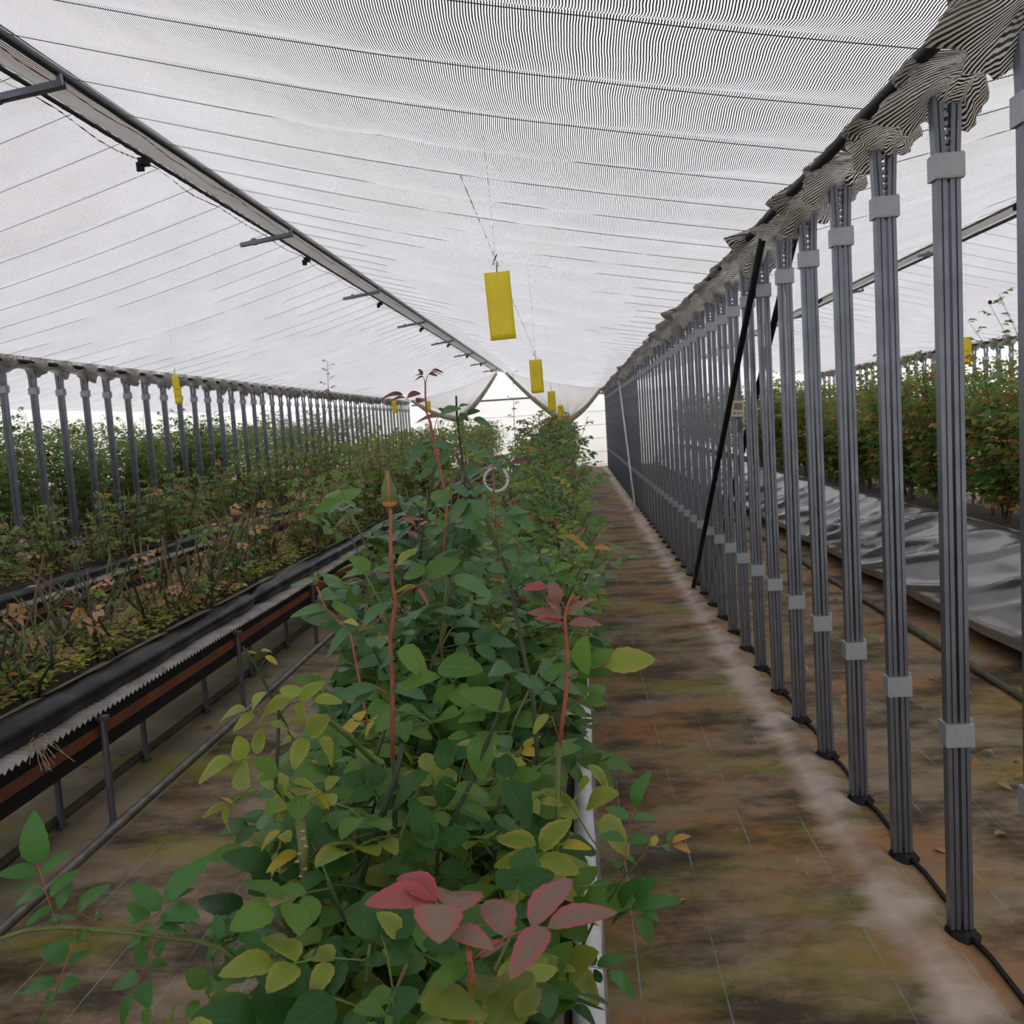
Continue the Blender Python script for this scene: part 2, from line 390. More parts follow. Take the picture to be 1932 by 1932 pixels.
def make_slope(x_ridge, x_eave, phase, label, wires=True, seed=1, ystart=Y0, ndet=9):
    rs = np.random.default_rng(seed)
    t = empty('shade_curtain', ((x_ridge+x_eave)/2, ystart, 0), label, 'shade curtain', 'striped shade curtains')
    ox, oy = (x_ridge+x_eave)/2, ystart
    ns = 26
    s = np.linspace(0, 1, ns)
    k0 = math.floor((ystart-phase)/.5); k1 = math.ceil((Y1-phase)/.5)
    ys = np.concatenate([phase+.5*(k+np.arange(ndet)/ndet) for k in range(k0, k1)]+[[phase+.5*k1]])
    S, Yg = np.meshgrid(s, ys, indexing='ij')
    ph = (Yg-phase)/.5; cell = np.floor(ph).astype(int)-k0; fr = ph-np.floor(ph)
    sag = (.042+.03*rs.random(k1-k0+2))[np.clip(cell, 0, k1-k0+1)]
    wob = .006*np.sin(S*23+cell*1.7)*np.sin(PI*fr)+.005*np.sin(S*41+cell*2.9+fr*3)*np.sin(PI*fr)
    skew = fr**1.35
    Zg = ZG-(ZG-ZC)*S-.05*np.sin(PI*S) - sag*(np.sin(PI*skew)**.8)*np.clip(S*5, 0, 1)*np.clip((1-S)*7, 0, 1)*(.45+.55*np.sin(PI*np.clip(S*1.02, 0, 1))) + wob*np.clip(S*6, 0, 1)*np.clip((1-S)*8, 0, 1)
    x_cut = x_eave+(.045 if x_ridge > x_eave else -.045)
    Xg = x_ridge+(x_cut-x_ridge)*S
    L = abs(x_eave-x_ridge)*1.03
    U = S*L + .006*np.sin(ph*2*PI) + .012*np.sin(Yg*1.3+S*4)
    me = grid_mesh('cloth', np.stack([Xg-ox, Yg-oy, Zg], -1), M['shade'], np.stack([U, Yg], -1))
    link('cloth', me, t)
    if wires:
        b = MB(); pts = [(x_ridge+(x_eave-x_ridge)*q-ox, 0, roof_z(q)-.024) for q in np.linspace(0, 1, 9)]
        b.tube(pts, .0017, 4); wm = b.mesh('support_wire', M['wire'])
        for k in range(k0+1, k1): link('support_wire', wm, t, (0, phase+.5*k-oy, 0))
    return t
make_slope(XG+.0, XR, PY0, 'striped white shade curtain sloping from the ridge pipe down to the walkway posts', seed=1)
make_slope(XG-.22, XL, PYL, 'striped white shade curtain sloping from the ridge pipe to the posts behind pruned benches', seed=2)
make_slope(RIDGES['right']-.22, XR, PY0, 'white shade curtain beyond the walkway posts, rising to the neighbouring ridge', seed=3)
make_slope(RIDGES['right'], XRR, PY0, 'white shade curtain past the neighbouring ridge, above the film-wrapped rose bed', seed=4)
make_slope(RIDGES['left'], XL, PYL, 'white shade curtain seen between the posts behind the pruned benches', seed=5, ystart=2)
make_slope(RIDGES['left'], -11.93, PYL, 'white shade curtain at the outer side of the bay behind the pruned benches', seed=6, ystart=2, wires=False)

def make_eave(x, phase, label, seed, sgn, ystart, yend=Y1, amp=1.0):
    """cloth gathered around the eave pipe, tied at every post; sgn: side on which the pipe peeps out"""
    rs = np.random.default_rng(seed)
    t = empty('gathered_curtain', (x, ystart, ZE), label, 'curtain bundle')
    k0 = math.ceil((ystart-phase)/.5); k1 = math.floor((yend-phase)/.5)
    nd, kk = 20, 40
    ys, rad, cz, cx = [], [], [], []
    jit = rs.random(k1-k0+2)
    for k in range(k0, k1):
        j = jit[k-k0]
        for q in range(nd):
            f = q/nd
            ys.append(phase+.5*(k+f))
            # full belly just past the post, thin neck where the pipe shows
            belly = math.exp(-((f-.14)/.20)**2)+math.exp(-((f-1.10)/.18)**2)*.8
            neck = math.exp(-((f-.60-.12*j)/.13)**2)
            r = .062+.052*belly*(.4+1.0*j)-.028*neck
            rad.append(r*amp); cz.append(ZE+.022-.045*belly*(.5+.7*j)-.02*neck); cx.append(x+sgn*.004-sgn*.03*belly*j+sgn*.025*neck)
    n = len(ys); P = np.zeros((n, kk+1, 3)); UV = np.zeros((n, kk+1, 2))
    ph1, ph2 = rs.random(2)*6
    for i in range(n):
        acc = 0
        for j in range(kk+1):
            a = PI*.82+1.36*PI*j/kk
            fold = 1+.15*math.sin(4*a+ys[i]*7+ph1)+.13*math.sin(3*a-ys[i]*14+ph2)+.11*math.sin(7*a+ys[i]*23)+.08*math.sin(11*a-ys[i]*31+ph2)+.05*math.sin(17*a+ys[i]*57)
            r = rad[i]*fold
            P[i, j] = (cx[i]+r*1.15*math.cos(a)-x, ys[i]-ystart, cz[i]+r*math.sin(a)-ZE)
            UV[i, j] = (1.36*PI*(.05+.5*rad[i])*j/kk*1.35+.012*math.sin(ys[i]*6+a), ys[i])
    for j_, sx in ((0, -1), (kk, 1)):                  # upper edges run into the sloping cloth on both sides
        P[:, j_, 0] = sx*.052; P[:, j_, 2] = ZC+.004-ZE
    link('cloth', grid_mesh('cloth', P, M['bundle'], UV), t)
    b = MB(); ly = np.linspace(0, yend-ystart, 30)
    b.tube([(-sgn*(.075 if amp == 1 else .03), y, .035) for y in ly], .021, 8)
    b.build('eave_pipe', M['black'], t, smooth=True)
    return t
make_eave(XR, PY0, 'grubby striped cloth gathered in lumps along the top of the walkway posts', 3, 1, 1.2)
make_eave(XL, PYL, 'dusty cloth gathered along the top of the posts behind the pruned benches', 4, -1, 7.0, amp=.75)
make_eave(XRR, PY0, 'cloth gathered along the far post tops beyond the film-wrapped rose bed', 5, 1, 8.0, amp=.75)

# ------------------------------------------------------------------ ridges
def make_ridge(x, label, full, ystart):
    t = empty('ridge_assembly', (x, ystart, ZG), label, 'ridge pipe')
    L = Y1-.4-ystart
    ly = np.linspace(0, L, 24)
    MB().tube([(0, y, -.035) for y in ly], .019, 8).build('ridge_pipe', M['pipe_dark'], t, smooth=True)
    MB().tube([(-.228, y, -.016) for y in ly], .012, 6).build('lower_pipe', M['pipe_dark'], t, smooth=True)
    # folded cloth strip lying between the two pipes
    yy = np.arange(0, L, .125); ss = np.linspace(0, 1, 7)
    Yg, S = np.meshgrid(yy, ss, indexing='ij')
    P = np.stack([.01-.235*S, Yg, .0015-.035*np.sin(PI*S)*(.8+.4*np.sin(Yg*2.2))], -1)
    link('folded_cloth', grid_mesh('folded_cloth', P, M['fold'], np.stack([S*.23, Yg], -1)), t)
    if full:
        MB().tube([(-.05-.012*math.sin(y*4), y, -.05-.008*math.sin(y*9)) for y in np.linspace(0, L, 160)], .0028, 4).build('edge_thread', M['thread'], t)
        MB().tube([(-.255-.012*math.sin(y*4.4), y, -.045-.012*math.sin(y*6)) for y in np.linspace(0, L, 160)], .0028, 4).build('edge_thread', M['thread'], t)
    # flat loop brackets and small clips
    b = MB()
    for s in (-1, 1): b.box(-.40, .015, s*.017-.004, s*.017+.004, -.105, -.075)
    k = 8
    for i in range(k):
        a0, a1 = PI/2+PI*i/k, PI/2+PI*(i+1)/k
        p = [(-.40+.021*math.cos(a)*1.2, .021*math.sin(a)) for a in (a0, a1)]
        q = [(-.40+.013*math.cos(a)*1.2, .013*math.sin(a)) for a in (a0, a1)]
        n = len(b.v)
        for z in (-.105, -.075):
            b.v += [(*p[0], z), (*p[1], z), (*q[1], z), (*q[0], z)]
        for f in ((0, 1, 2, 3), (7, 6, 5, 4), (0, 4, 5, 1), (2, 6, 7, 3)):
            b.f.append(tuple(n+i2 for i2 in f)); b.m.append(0)
    b.box(-.32, -.29, -.02, .02, -.11, -.06); b.box(-.01, .01, -.012, .012, -.09, -.03)
    bm_ = b.mesh('loop_bracket', M['steel'])
    c = MB(); c.box(-.27, -.22, -.03, .03, -.06, -.02); c.box(-.29, -.25, -.012, .012, -.09, -.04)
    cm = c.mesh('pipe_clip', M['black'])
    y = 4.13-3.36
    while y < Y1-.6:
        if y > ystart+.1: link('loop_bracket', bm_, t, mat=Matrix.Translation((0, y-ystart, 0)) @ Matrix.Rotation(-.12, 4, 'Y'))
        if y+1.35 > ystart: link('pipe_clip', cm, t, (0, y+1.35-ystart, 0))
        y += 3.36
    return t
make_ridge(XG, 'dark ridge pipe with loop brackets and a folded cloth strip above the pruned benches', True, Y0)
make_ridge(RIDGES['right'], 'ridge pipe with pale folded cloth in the bay beyond the walkway posts', False, 4.0)

# ------------------------------------------------------------------ posts
def channel_section(w, d, side):
    h, l = w/2, .0025
    return [(-h, -d/2), (-l, -d/2), (-l, -d/2+.006), (l, -d/2+.006), (l, -d/2), (h, -d/2), (h, d/2), (-h, d/2)]
def post_meshes():
    out = {}
    for side in (-1, 1):
        b = MB(); zs = [0, .63, 2.25, 2.36, ZE-.01]; off = [.0185, .0185, .0185, .023, .028]
        b.sweep([(side*o, 0, z) for o, z in zip(off, zs)], [channel_section(.028, .036, side)]*5)
        out[side] = b.mesh('channel', M['steel'])
    c = MB(); c.box(-.040, .040, -.030, .030, -.034, .034); c.box(.038, .047, -.004, .030, -.026, .042)
    c.box(-.042, .040, -.032, -.030, -.030, .030)
    out['collar'] = c.mesh('clamp_collar', M['collar'])
    f = MB(); f.sweep([(0, 0, 0), (0, 0, .012), (0, 0, .03)], [[(r*1.15*math.cos(a), r*math.sin(a)) for a in np.linspace(0, 2*PI, 9)[:-1]] for r in (.055, .045, .034)])
    out['foot'] = f.mesh('film_foot', M['black'])
    s = MB()
    for i in range(9): s.box(-.006, .006, -.012, .012, -.005+i*.024, .007+i*.024)
    out['chain'] = s.mesh('spring_wire', M['collar'])
    return out
PM = post_meshes()
ORD = 'zeroth first second third fourth fifth sixth seventh eighth ninth tenth eleventh twelfth'.split()
def post_row(x, phase, k0, k1, label, group, full=True, names=None):
    for k in range(k0, k1):
        y = phase+.5*k
        lb, gr = label, group
        if names and abs(k-names[0]) <= names[1]:
            n_ = k-names[0]; o_ = ORD[abs(n_)]
            lb, gr = (names[2], group) if n_ == 0 else (f'{o_} {names[3]} {"toward" if n_ > 0 else "away from"} the gable end', group)
        t = empty('steel_post', (x, y, 0), lb, 'post', gr)
        lean = rnd.uniform(-.003, .003); t.rotation_euler = (rnd.uniform(-.003, .003), lean, 0)
        for s in (-1, 1): link('channel', PM[s], t)
        link('clamp_collar', PM['collar'], t, (0, 0, 2.25)); link('clamp_collar', PM['collar'], t, (0, 0, .63))
        if full: link('film_foot', PM['foot'], t)
        if full and y < 12: link('spring_wire', PM['chain'], t, (0, .006, 2.27))
post_row(XR, PY0, -2, 57, 'grey steel twin post with pale clamp collars, in the row lining the brown walkway', 'posts lining the walkway', True, (7, 9, 'grey twin post of the walkway row with the beige thermometer on it', 'twin post of the walkway row past the thermometer post,'))
post_row(XL, PYL, -2, 45, 'grey steel twin post in the row rising behind the low pruned benches', 'posts behind the pruned benches', False, (8, 8, 'grey twin post right behind the yellow card with printed lines', 'twin post past the one behind the printed yellow card,'))
post_row(XRR, PY0, 12, 57, 'thin grey post in the row beyond the film-wrapped rose bed', 'posts beyond the film-wrapped bed', False)

# dark film edge along the post feet
b = MB()
for k in range(-3, 56):
    y = PY0+.5*k; b.tube([(XR+.022, y+.036, .012), (XR+.035, y+.13, .010), (XR+.035, y+.37, .010), (XR+.022, y+.464, .012)], .009, 5)
tag(b.build('ground_cloth_edge', M['black']), 'black rolled edge of ground cloth running between the walkway post feet', 'cloth edge')

# braces, pole, thermometer
def pole(name, a, bb, r, m, label, cat, group=None):
    a = np.array(a); bb = np.array(bb)
    o = MB().tube([tuple((bb-a)*q) for q in (0, .25, .5, .75, 1)], r, 8).build(name, m, None, tuple(a), True)
    return tag(o, label, cat, group)
pole('diagonal_brace', (1.008, 8.53, .02), (1.008, 4.89, 2.49), .019, M['black'], 'black slanting brace on the walkway side of the posts, foot on the ground', 'brace')
pole('diagonal_brace', (1.13, 8.4, .02), (1.13, 4.70, 2.47), .019, M['black'], 'black slanting brace on the rose-bed side of the posts', 'brace')
a_ = at(1173, 900, 18.9); b_ = at(1156, 745, 20.2)
pole('white_pole', (.96, 15.9, .02), (1.0, 20.0, 2.40), .016, M['white'], 'thin white pole leaning against the far walkway posts', 'pole')
t = empty('thermometer', (1.071, 6.213, 1.622), 'beige digital thermometer with grey screen hung on a post by the black brace', 'thermometer')
MB().box(-.042, .042, -.012, .012, -.052, .052).build('casing', M['device'], t)
MB().box(-.022, .030, -.0145, -.0115, -.006, .036).build('screen', M['screen'], t)
for x in (-.018, .004, .024): MB().box(x-.007, x+.007, -.0145, -.0115, -.036, -.024).build('button', M['pipe_grey'], t)
MB().tube([(.0, 0, -.05), (.01, -.008, -.10), (.02, -.006, -.16), (.03, -.008, -.11)], .003, 5).build('sensor_cable', M['wire'], t)
t.rotation_euler = (0, .05, 0)

# ------------------------------------------------------------------ end-wall drapes
def make_drapes():
    Yd = Y1-.15
    def pt(px, py): return at(px, py, Yd)
    for nm, poly, lab in (
        ('end_drape', [(949, 700), (1143, 735), (1068, 797)], 'white cloth drape pulled aside on the walkway side of the gable'),
        ('end_drape', [(938, 700), (775, 768), (868, 792)], 'white cloth drape pulled aside on the pruned-bench side of the gable')):
        A, B, Cc = [pt(*q) for q in poly]
        xr, xe = (XG, XR) if A[0] < B[0] else (XG-.22, XL)
        A[0] = xr+(.03 if xe > xr else -.03); B[0] = xe-(.10 if xe > xr else -.10)
        for E_ in (A, B): E_[2] = roof_z((E_[0]-xr)/(xe-xr))-.012
        t = empty(nm, tuple(Cc), lab, 'drape')
        n = 12; P = np.zeros((n+1, n+1, 3)); UV = np.zeros((n+1, n+1, 2))
        for i in range(n+1):
            for j in range(n+1):
                u, v = i/n, j/n
                top = A*(1-u)+B*u; top[2] = roof_z((top[0]-xr)/(xe-xr))-.012
                sagp = Cc + np.array([0, 0, -.0])
                p = top*(1-v)+sagp*v
                p = p+np.array([0, .06*math.sin(u*26)*(.3+v), 0])
                P[i, j] = p-Cc; UV[i, j] = (u, v)
        link('cloth', grid_mesh('cloth', P, M['drape'], UV), t)
        for E_ in (A, B):
            mb = MB(); pts = []
            for q in np.linspace(0, 1, 8): pts.append(tuple(E_*(1-q)+Cc*q+np.array([0, -.03, -.12*math.sin(PI*q)])-Cc))
            mb.tube(pts, [.05+.06*q for q in np.linspace(0, 1, 8)], 7).build('hem', M['hem'], t, smooth=True)
        MB().tube([(0, 0, .05), (.03, 0, -.35), (.0, 0, -.8)], [.13, .09, .05], 7).build('tail', M['hem'], t, smooth=True)
make_drapes()

# ------------------------------------------------------------------ benches
def make_bench(xe, label, white=False, ystart=1.2, yend=30.2):
    """xe: outer edge (towards +x) of the corrugated lip"""
    t = empty('growing_bench', (xe, ystart, 0), label, 'bench')
    L = yend-ystart; w_ = .62
    x1 = -.14; x0 = x1-w_
    MB().box(x0, x1+(.0 if white else .085), 0, L, .335, .495).build('trough', M['black'], t)
    MB().box(x0, x1-.02, 0, L, .495, .57).build('trough_wall', M['black'], t)
    yy = np.arange(0, L+.01, .12); ss = np.linspace(0, 1, 7); Yg, S = np.meshgrid(yy, ss, indexing='ij')
    Z = .585+.03*np.sin(PI*S)+.012*np.sin(Yg*7+S*5)+.01*np.sin(Yg*17)
    link('soil', grid_mesh('soil', np.stack([x0+.04+(w_-.06)*S, Yg, Z], -1), M['soil']), t)
    for side, xc in ((1, x1-.02), (-1, x0+.02)):
        yy = np.arange(0, L+.01, .06); kk = 10; P = np.zeros((len(yy), kk+1, 3))
        wr = white and side > 0
        for i, y in enumerate(yy):
            r = (.030 if wr else .056)*(1+.12*math.sin(y*2.1+side)+.08*math.sin(y*5.3)+.05*math.sin(y*13.7)+.04*math.sin(y*21.1+1))
            dent = .6 if (not wr and int(y/1.37) % 3 == 0 and (y/1.37) % 1 > .86) else 1
            for j in range(kk+1):
                a = -.6*PI+1.45*PI*j/kk
                P[i, j] = (xc+(.012 if wr else 0)+side*r*dent*math.cos(a)*1.05, y, (.59 if wr else .565)+r*dent*math.sin(a)+.006*math.sin(y*1.3))
        link('film_rim', grid_mesh('film_rim', P, M['white'] if wr else M['film']), t)
    b = MB()
    for i in range(int(L/.6)):
        y = i*.6+rnd.uniform(0, .1); ww = rnd.uniform(.03, .07)
        b.quad((x1-.055, y, .626), (x1-.045, y+.56, .626), (x1-.06-ww, y+.55, .617), (x1-.055-ww*.7, y, .617))
    b.build('film_edge', M['filmedge'], t)
    if not white:
        # corrugated lip: ridges run across, so the free edge reads as teeth
        ny = int(L/.0105); yy = np.arange(ny)*.0105; ss = np.linspace(0, 1, 3); Yg, S = np.meshgrid(yy, ss, indexing='ij')
        Z = .515+.0095*np.sin(Yg/.042*2*PI)-.010*S+.004*np.sin(Yg*1.9)
        P = np.stack([-.16+.125*S, Yg, Z], -1)
        link('corrugated_lip', grid_mesh('corrugated_lip', P, M['corr']), t)
        MB().box(-.06, -.047, 0, L, .40, .446).build('rail', M['rust'], t)
        def legm(h):
            q = MB(); q.tube([(0, 0, 0), (0, 0, h)], .0155, 8); q.box(-.0165, .0165, -.028, .028, 0, .012); q.box(-.022, .022, -.02, .02, h-.012, h+.004)
            return q.mesh('leg', M['steel'])
        hi, lo = legm(.488), legm(.33)
        y = 3.735-ystart-1.6; k = 0
        while y < L:
            if y > 0:
                link('leg', lo, t, (-.26, y, 0)); link('leg', lo, t, (x0+.05, y, 0))
                if k % 2 == 0: link('leg', hi, t, (-.028, y, 0))
            y += .8; k += 1
    else:
        MB().box(x0+.02, x1-.02, 0, L, .0, .335).build('base_wall', M['film'], t)
        MB().box(x1+.0, x1+.028, 0, L, .50, .575).build('lip_board', M['filmedge'], t)
    return t
make_bench(.115, 'long low rose bed with a white film rim beside the brown walkway', True, .35)
make_bench(-2.045, 'raised black trough bench with corrugated lip, next to the walkway rose bed', False, .6)
make_bench(-4.08, 'raised black trough bench in front of the post row, second from the walkway bed', False, 3.5)
make_bench(-7.85, 'low bench of the second rose hedge far behind the post row', False, 8.0)
make_bench(6.2, 'low bench of distant roses past the film-wrapped bed', False, 8.0)
make_bench(-6.1, 'low bench of tall roses behind the post row', False, 6.0)

def floor_pipe(x, r, m, label, y0=.5, y1=30.5, z=None):
    o = MB().tube([(0, y, .004*math.sin(y*2)) for y in np.linspace(0, y1-y0, 40)], r, 8).build('floor_pipe', m, None, (x, y0, z or r+.004), True)
    tag(o, label, 'pipe')
floor_pipe(-2.038, .019, M['pipe_grey'], 'pale grey pipe on the ground in front of the nearest trough bench')
floor_pipe(-2.3415, .021, M['pipe_moss'], 'dark mossy pipe on the ground under the nearest trough bench')
floor_pipe(-4.0735, .019, M['pipe_grey'], 'grey pipe on the ground before the bench at the post row', 3)
floor_pipe(2.26, .022, M['pipe_moss'], 'dark pipe on the ground in front of the film-wrapped rose bed', 3)

# right bay bed wrapped in film
def make_film_bed():
    t = empty('film_wrapped_bed', (2.9, 3, 0), 'long rose bed wrapped in crumpled silver-grey plastic film beyond the posts', 'bed')
    L = 27.2
    yy = np.concatenate([np.arange(0, 12, .06), np.arange(12, L, .2)]); ss = np.linspace(0, 1, 34)
    Yg, S = np.meshgrid(yy, ss, indexing='ij')
    # profile from soil edge over the rim and down
    X = np.interp(S, [0, .08, .16, .35, .75, .9, 1], [.25, .10, .0, -.14, -.36, -.42, -.40])
    Z = np.interp(S, [0, .08, .16, .35, .75, .9, 1], [.62, .67, .66, .52, .24, .17, .11])
    fold = np.zeros_like(X)
    rs = np.random.default_rng(8)
    for _ in range(170):
        yc, sc_, ang, wd, a = rs.random()*L, .2+.6*rs.random(), rs.uniform(.15, .75), rs.uniform(.012, .04), rs.uniform(.015, .05)
        ln = rs.uniform(.35, .95)
        du = (Yg-yc)*math.cos(ang)+(S-sc_)*1.1*math.sin(ang)
        dv = -(Yg-yc)*math.sin(ang)+(S-sc_)*1.1*math.cos(ang)
        fold += a*np.exp(-(dv/wd)**2)*np.exp(-(du/ln)**2)
    fold *= np.clip(S*8, 0, 1)*np.clip((1-S)*6, 0, 1)
    X = X-fold*.9+.012*np.sin(Yg*5+S*9); Z = Z+fold*.5+.008*np.sin(Yg*3.1)
    link('film', grid_mesh('film', np.stack([X, Yg, Z], -1), M['bedfilm']), t)
    MB().box(.0, .75, 0, L, .0, .60).build('bed_body', M['soil'], t)
    return t
make_film_bed()

# ------------------------------------------------------------------ leaf templates
def leaflet_tpl(n, ratio, fold=.28, curl=.18, serr=0.0, tipp=1.0, twist=0):
    """leaflet along +Y, length 1; returns verts, faces, uv per vert"""
    ts = np.linspace(0, 1, n+1)
    v = []; uv = []; f = []
    def wid(t): return ratio/2*(math.sin(PI*t**.78)**.75)*(1-.10*t*tipp) if 0 < t < 1 else 0
    mid = []; lf = []; rt = []
    for i, t in enumerate(ts):
        z = -curl*t*t+.04*math.sin(t*5)
        mid.append(len(v)); v.append((0, t, z)); uv.append((t, 0))
        if 0 < i < n:
            wd = wid(t); tt = t
            if serr: wd *= 1+(serr if i % 2 else -serr*.6)
            for sgn, L in ((-1, lf), (1, rt)):
                L.append(len(v)); v.append((sgn*wd, tt+.02, z+fold*wd*(1+twist*sgn)-.25*wd*wd)); uv.append((t, 1))
    for L, sgn in ((lf, -1), (rt, 1)):
        def add(q): f.append(q if sgn > 0 else q[::-1])
        add((mid[0], L[0], mid[1]))
        for i in range(n-2): add((mid[i+1], L[i], L[i+1], mid[i+2]))
        add((mid[n-1], L[n-2], mid[n]))
    return np.array(v), f, np.array(uv)

def tpl_arrays(tpl):
    v, f, uv = tpl
    li = [i for q in f for i in q]; ls = np.cumsum([0]+[len(q) for q in f[:-1]])
    return v, np.array(li), ls, np.array([len(q) for q in f]), uv

def tpl_mesh(name, tpl, mat, smooth=True):
    v, f, uv = tpl
    me = bpy.data.meshes.new(name); me.from_pydata([tuple(x) for x in v], [], f)
    l = me.uv_layers.new(name='UVMap'); li = np.array([i for q in f for i in q]); l.data.foreach_set('uv', uv[li].reshape(-1).astype(np.float32))
    if smooth: me.polygons.foreach_set('use_smooth', [True]*len(f))
    me.materials.append(mat); me.update(); return me

HI = [leaflet_tpl(10, r, fo, cu, .05, 1.0, tw) for r, fo, cu, tw in ((.74, .3, .2, .1), (.66, .18, .12, -.3), (.8, .35, .05, .2), (.62, .25, .32, 0))]
HIN = [leaflet_tpl(12, r, fo, cu, .05, 1.0, 0) for r, fo, cu in ((.52, .3, .15), (.46, .2, .25))]
LO = [leaflet_tpl(4, r, fo, cu) for r, fo, cu in ((.74, .3, .25), (.62, .2, .12), (.7, .35, .4))]
_lm = {}
def leaflet_mesh(key, var, narrow=False):
    k = (key, var, narrow)
    if k not in _lm:
        src = HIN if narrow else HI
        _lm[k] = tpl_mesh('leaflet', src[var % len(src)], M[key])
    return _lm[k]

# compound leaf: petiole/rachis along +Y of unit-ish metres; list of leaflet frames
def compound(seed, s=.065, pairs=2):
    r = random.Random(seed); R = s*1.75
    fr = [((0, R, -.01), 0, 0, 1.0)]
    for k in range(pairs):
        q = .82-.42*k if pairs == 2 else .86-.27*k
        for sg in (-1, 1):
            fr.append(((sg*.002, R*q+r.uniform(-.004, .004), -.006*q), sg*(1.0+r.uniform(-.2, .25)), r.uniform(-.3, .3), (.92-.2*k)*r.uniform(.9, 1.08)))
    out = []
    for p, az, roll, sc in fr:
        m = Matrix.Translation(p) @ Matrix.Rotation(-az, 4, 'Z') @ Matrix.Rotation(roll, 4, 'Y') @ Matrix.Rotation(r.uniform(-.35, .12), 4, 'X') @ Matrix.Scale(s*sc, 4)
        out.append(m)
    return R, out
CMP = [compound(i) for i in range(5)]
_rm = {}
def rachis_mesh(i, mk):
    if (i, mk) not in _rm:
        R = CMP[i][0]; b = MB(); b.tube([(0, 0, 0), (.001, R*.5, .003), (0, R, -.01)], [.0016, .0013, .001], 4)
        _rm[(i, mk)] = b.mesh('leaf', M[mk])
    return _rm[(i, mk)]
_cm = {}
def compound_mesh(i, key):
    """one mesh for a whole compound leaf"""
    if (i, key) not in _cm:
        R, fr = CMP[i]
        b = MB(); b.tube([(0, 0, 0), (0, R, -.01)], .0013, 3, 1)
        for j, m in enumerate(fr):
            v, f, uv = LO[(i+j) % 3]; n = len(b.v)
            b.v += [tuple(m @ Vector(x)) for x in v]; b.f += [tuple(n+q for q in ff) for ff in f]; b.m += [0]*len(f)
        _cm[(i, key)] = b.mesh('leaf', [M[key], M['stem_green']], True)
    return _cm[(i, key)]

def frame(p, d, up):
    y = Vector(d).normalized(); x = y.cross(Vector(up))
    if x.length < 1e-4: x = Vector((1, 0, 0))
    x.normalize(); z = x.cross(y)
    m = Matrix.Identity(4)
    for i in range(3): m[i][0], m[i][1], m[i][2], m[i][3] = x[i], y[i], z[i], p[i]
    return m

def joined_foliage(name, frames, keys, parent, tplset=LO, kind='stuff', mats=None, index=None):
    """frames: list of 4x4 (leaflet frames incl. scale), keys: material keys; one mesh"""
    mats = mats or LEAFMATS; index = index or LI
    T = np.array([[list(r) for r in m] for m in frames])
    ka = np.array([index[k] for k in keys])
    va = NPR.integers(0, len(tplset), len(frames))
    Vs, Ls, LS, MI = [], [], [], []; vo = lo = 0
    for q in range(len(tplset)):
        sel = np.where(va == q)[0]
        if not len(sel): continue
        v, li, ls, cnt, uv = tpl_arrays(tplset[q])
        X = np.einsum('nij,vj->nvi', T[sel][:, :3, :3], v)+T[sel][:, None, :3, 3]
        Vs.append(X.reshape(-1, 3))
        Ls.append((li[None]+vo+np.arange(len(sel))[:, None]*len(v)).reshape(-1))
        LS.append((ls[None]+lo+np.arange(len(sel))[:, None]*len(li)).reshape(-1))
        MI.append(np.repeat(ka[sel], len(ls)))
        vo += len(sel)*len(v); lo += len(sel)*len(li)
    V = np.concatenate(Vs); L = np.concatenate(Ls); S = np.concatenate(LS); I = np.concatenate(MI)
    me = bpy.data.meshes.new(name)
    me.vertices.add(len(V)); me.vertices.foreach_set('co', V.reshape(-1).astype(np.float32))
    me.loops.add(len(L)); me.loops.foreach_set('vertex_index', L.astype(np.int32))
    me.polygons.add(len(S)); me.polygons.foreach_set('loop_start', S.astype(np.int32))
    me.polygons.foreach_set('material_index', I.astype(np.int32)); me.polygons.foreach_set('use_smooth', np.ones(len(S), bool))
    for x in mats: me.materials.append(x)
    me.update(calc_edges=True)
    if parent is False: return me
    o = link(name, me, parent)
    if kind: o['kind'] = kind
    return o

# ------------------------------------------------------------------ rose bush generator
def pick(r, pal):
    x = r.random()*sum(w for _, w in pal)
    for k, w_ in pal:
        x -= w_
        if x <= 0: return k
    return pal[-1][0]

def bush_plan(r, height, spread, ncane, nleaf, pal, lean=(0, 0), toppal=None, low=.12, scale=1.0):
    """canes and leaf frames in local coordinates (origin at the foot)"""
    canes = []; leaves = []
    for c in range(ncane):
        az = 2*PI*(c+r.random()*.7)/ncane; h = height*r.uniform(.62, 1.0) if c else height
        sp = spread*r.uniform(.4, 1.0)
        dx, dy = sp*math.cos(az)+lean[0]*h, sp*math.sin(az)*1.1+lean[1]*h
        pts = []
        for q in np.linspace(0, 1, 6):
            b_ = q**1.25
            pts.append((dx*b_+.02*math.sin(q*7+c), dy*b_+.02*math.cos(q*6+c), h*q))
        canes.append(pts)
        n = max(3, int(nleaf/ncane*r.uniform(.8, 1.2))); ga = r.random()*6
        for i in range(n):
            q = low+(1-low)*((i+r.random()*.8)/n); q = min(q, .995)
            j = q*5; a = int(j); fr_ = j-a
            p = [pts[a][k]*(1-fr_)+pts[min(a+1, 5)][k]*fr_ for k in range(3)]
            ga += 2.4+r.uniform(-.4, .4)
            el = r.uniform(-.15, .65)
            d = (math.cos(ga)*math.cos(el), math.sin(ga)*math.cos(el), math.sin(el))
            up = (r.gauss(0, .35), r.gauss(-.25, .35), 1)
            key = pick(r, toppal if (toppal and q > .82) else pal)
            leaves.append((p, d, up, scale*r.uniform(.75, 1.2)*(1.0 if q < .9 else .75), key, r.randrange(5)))
    return canes, leaves

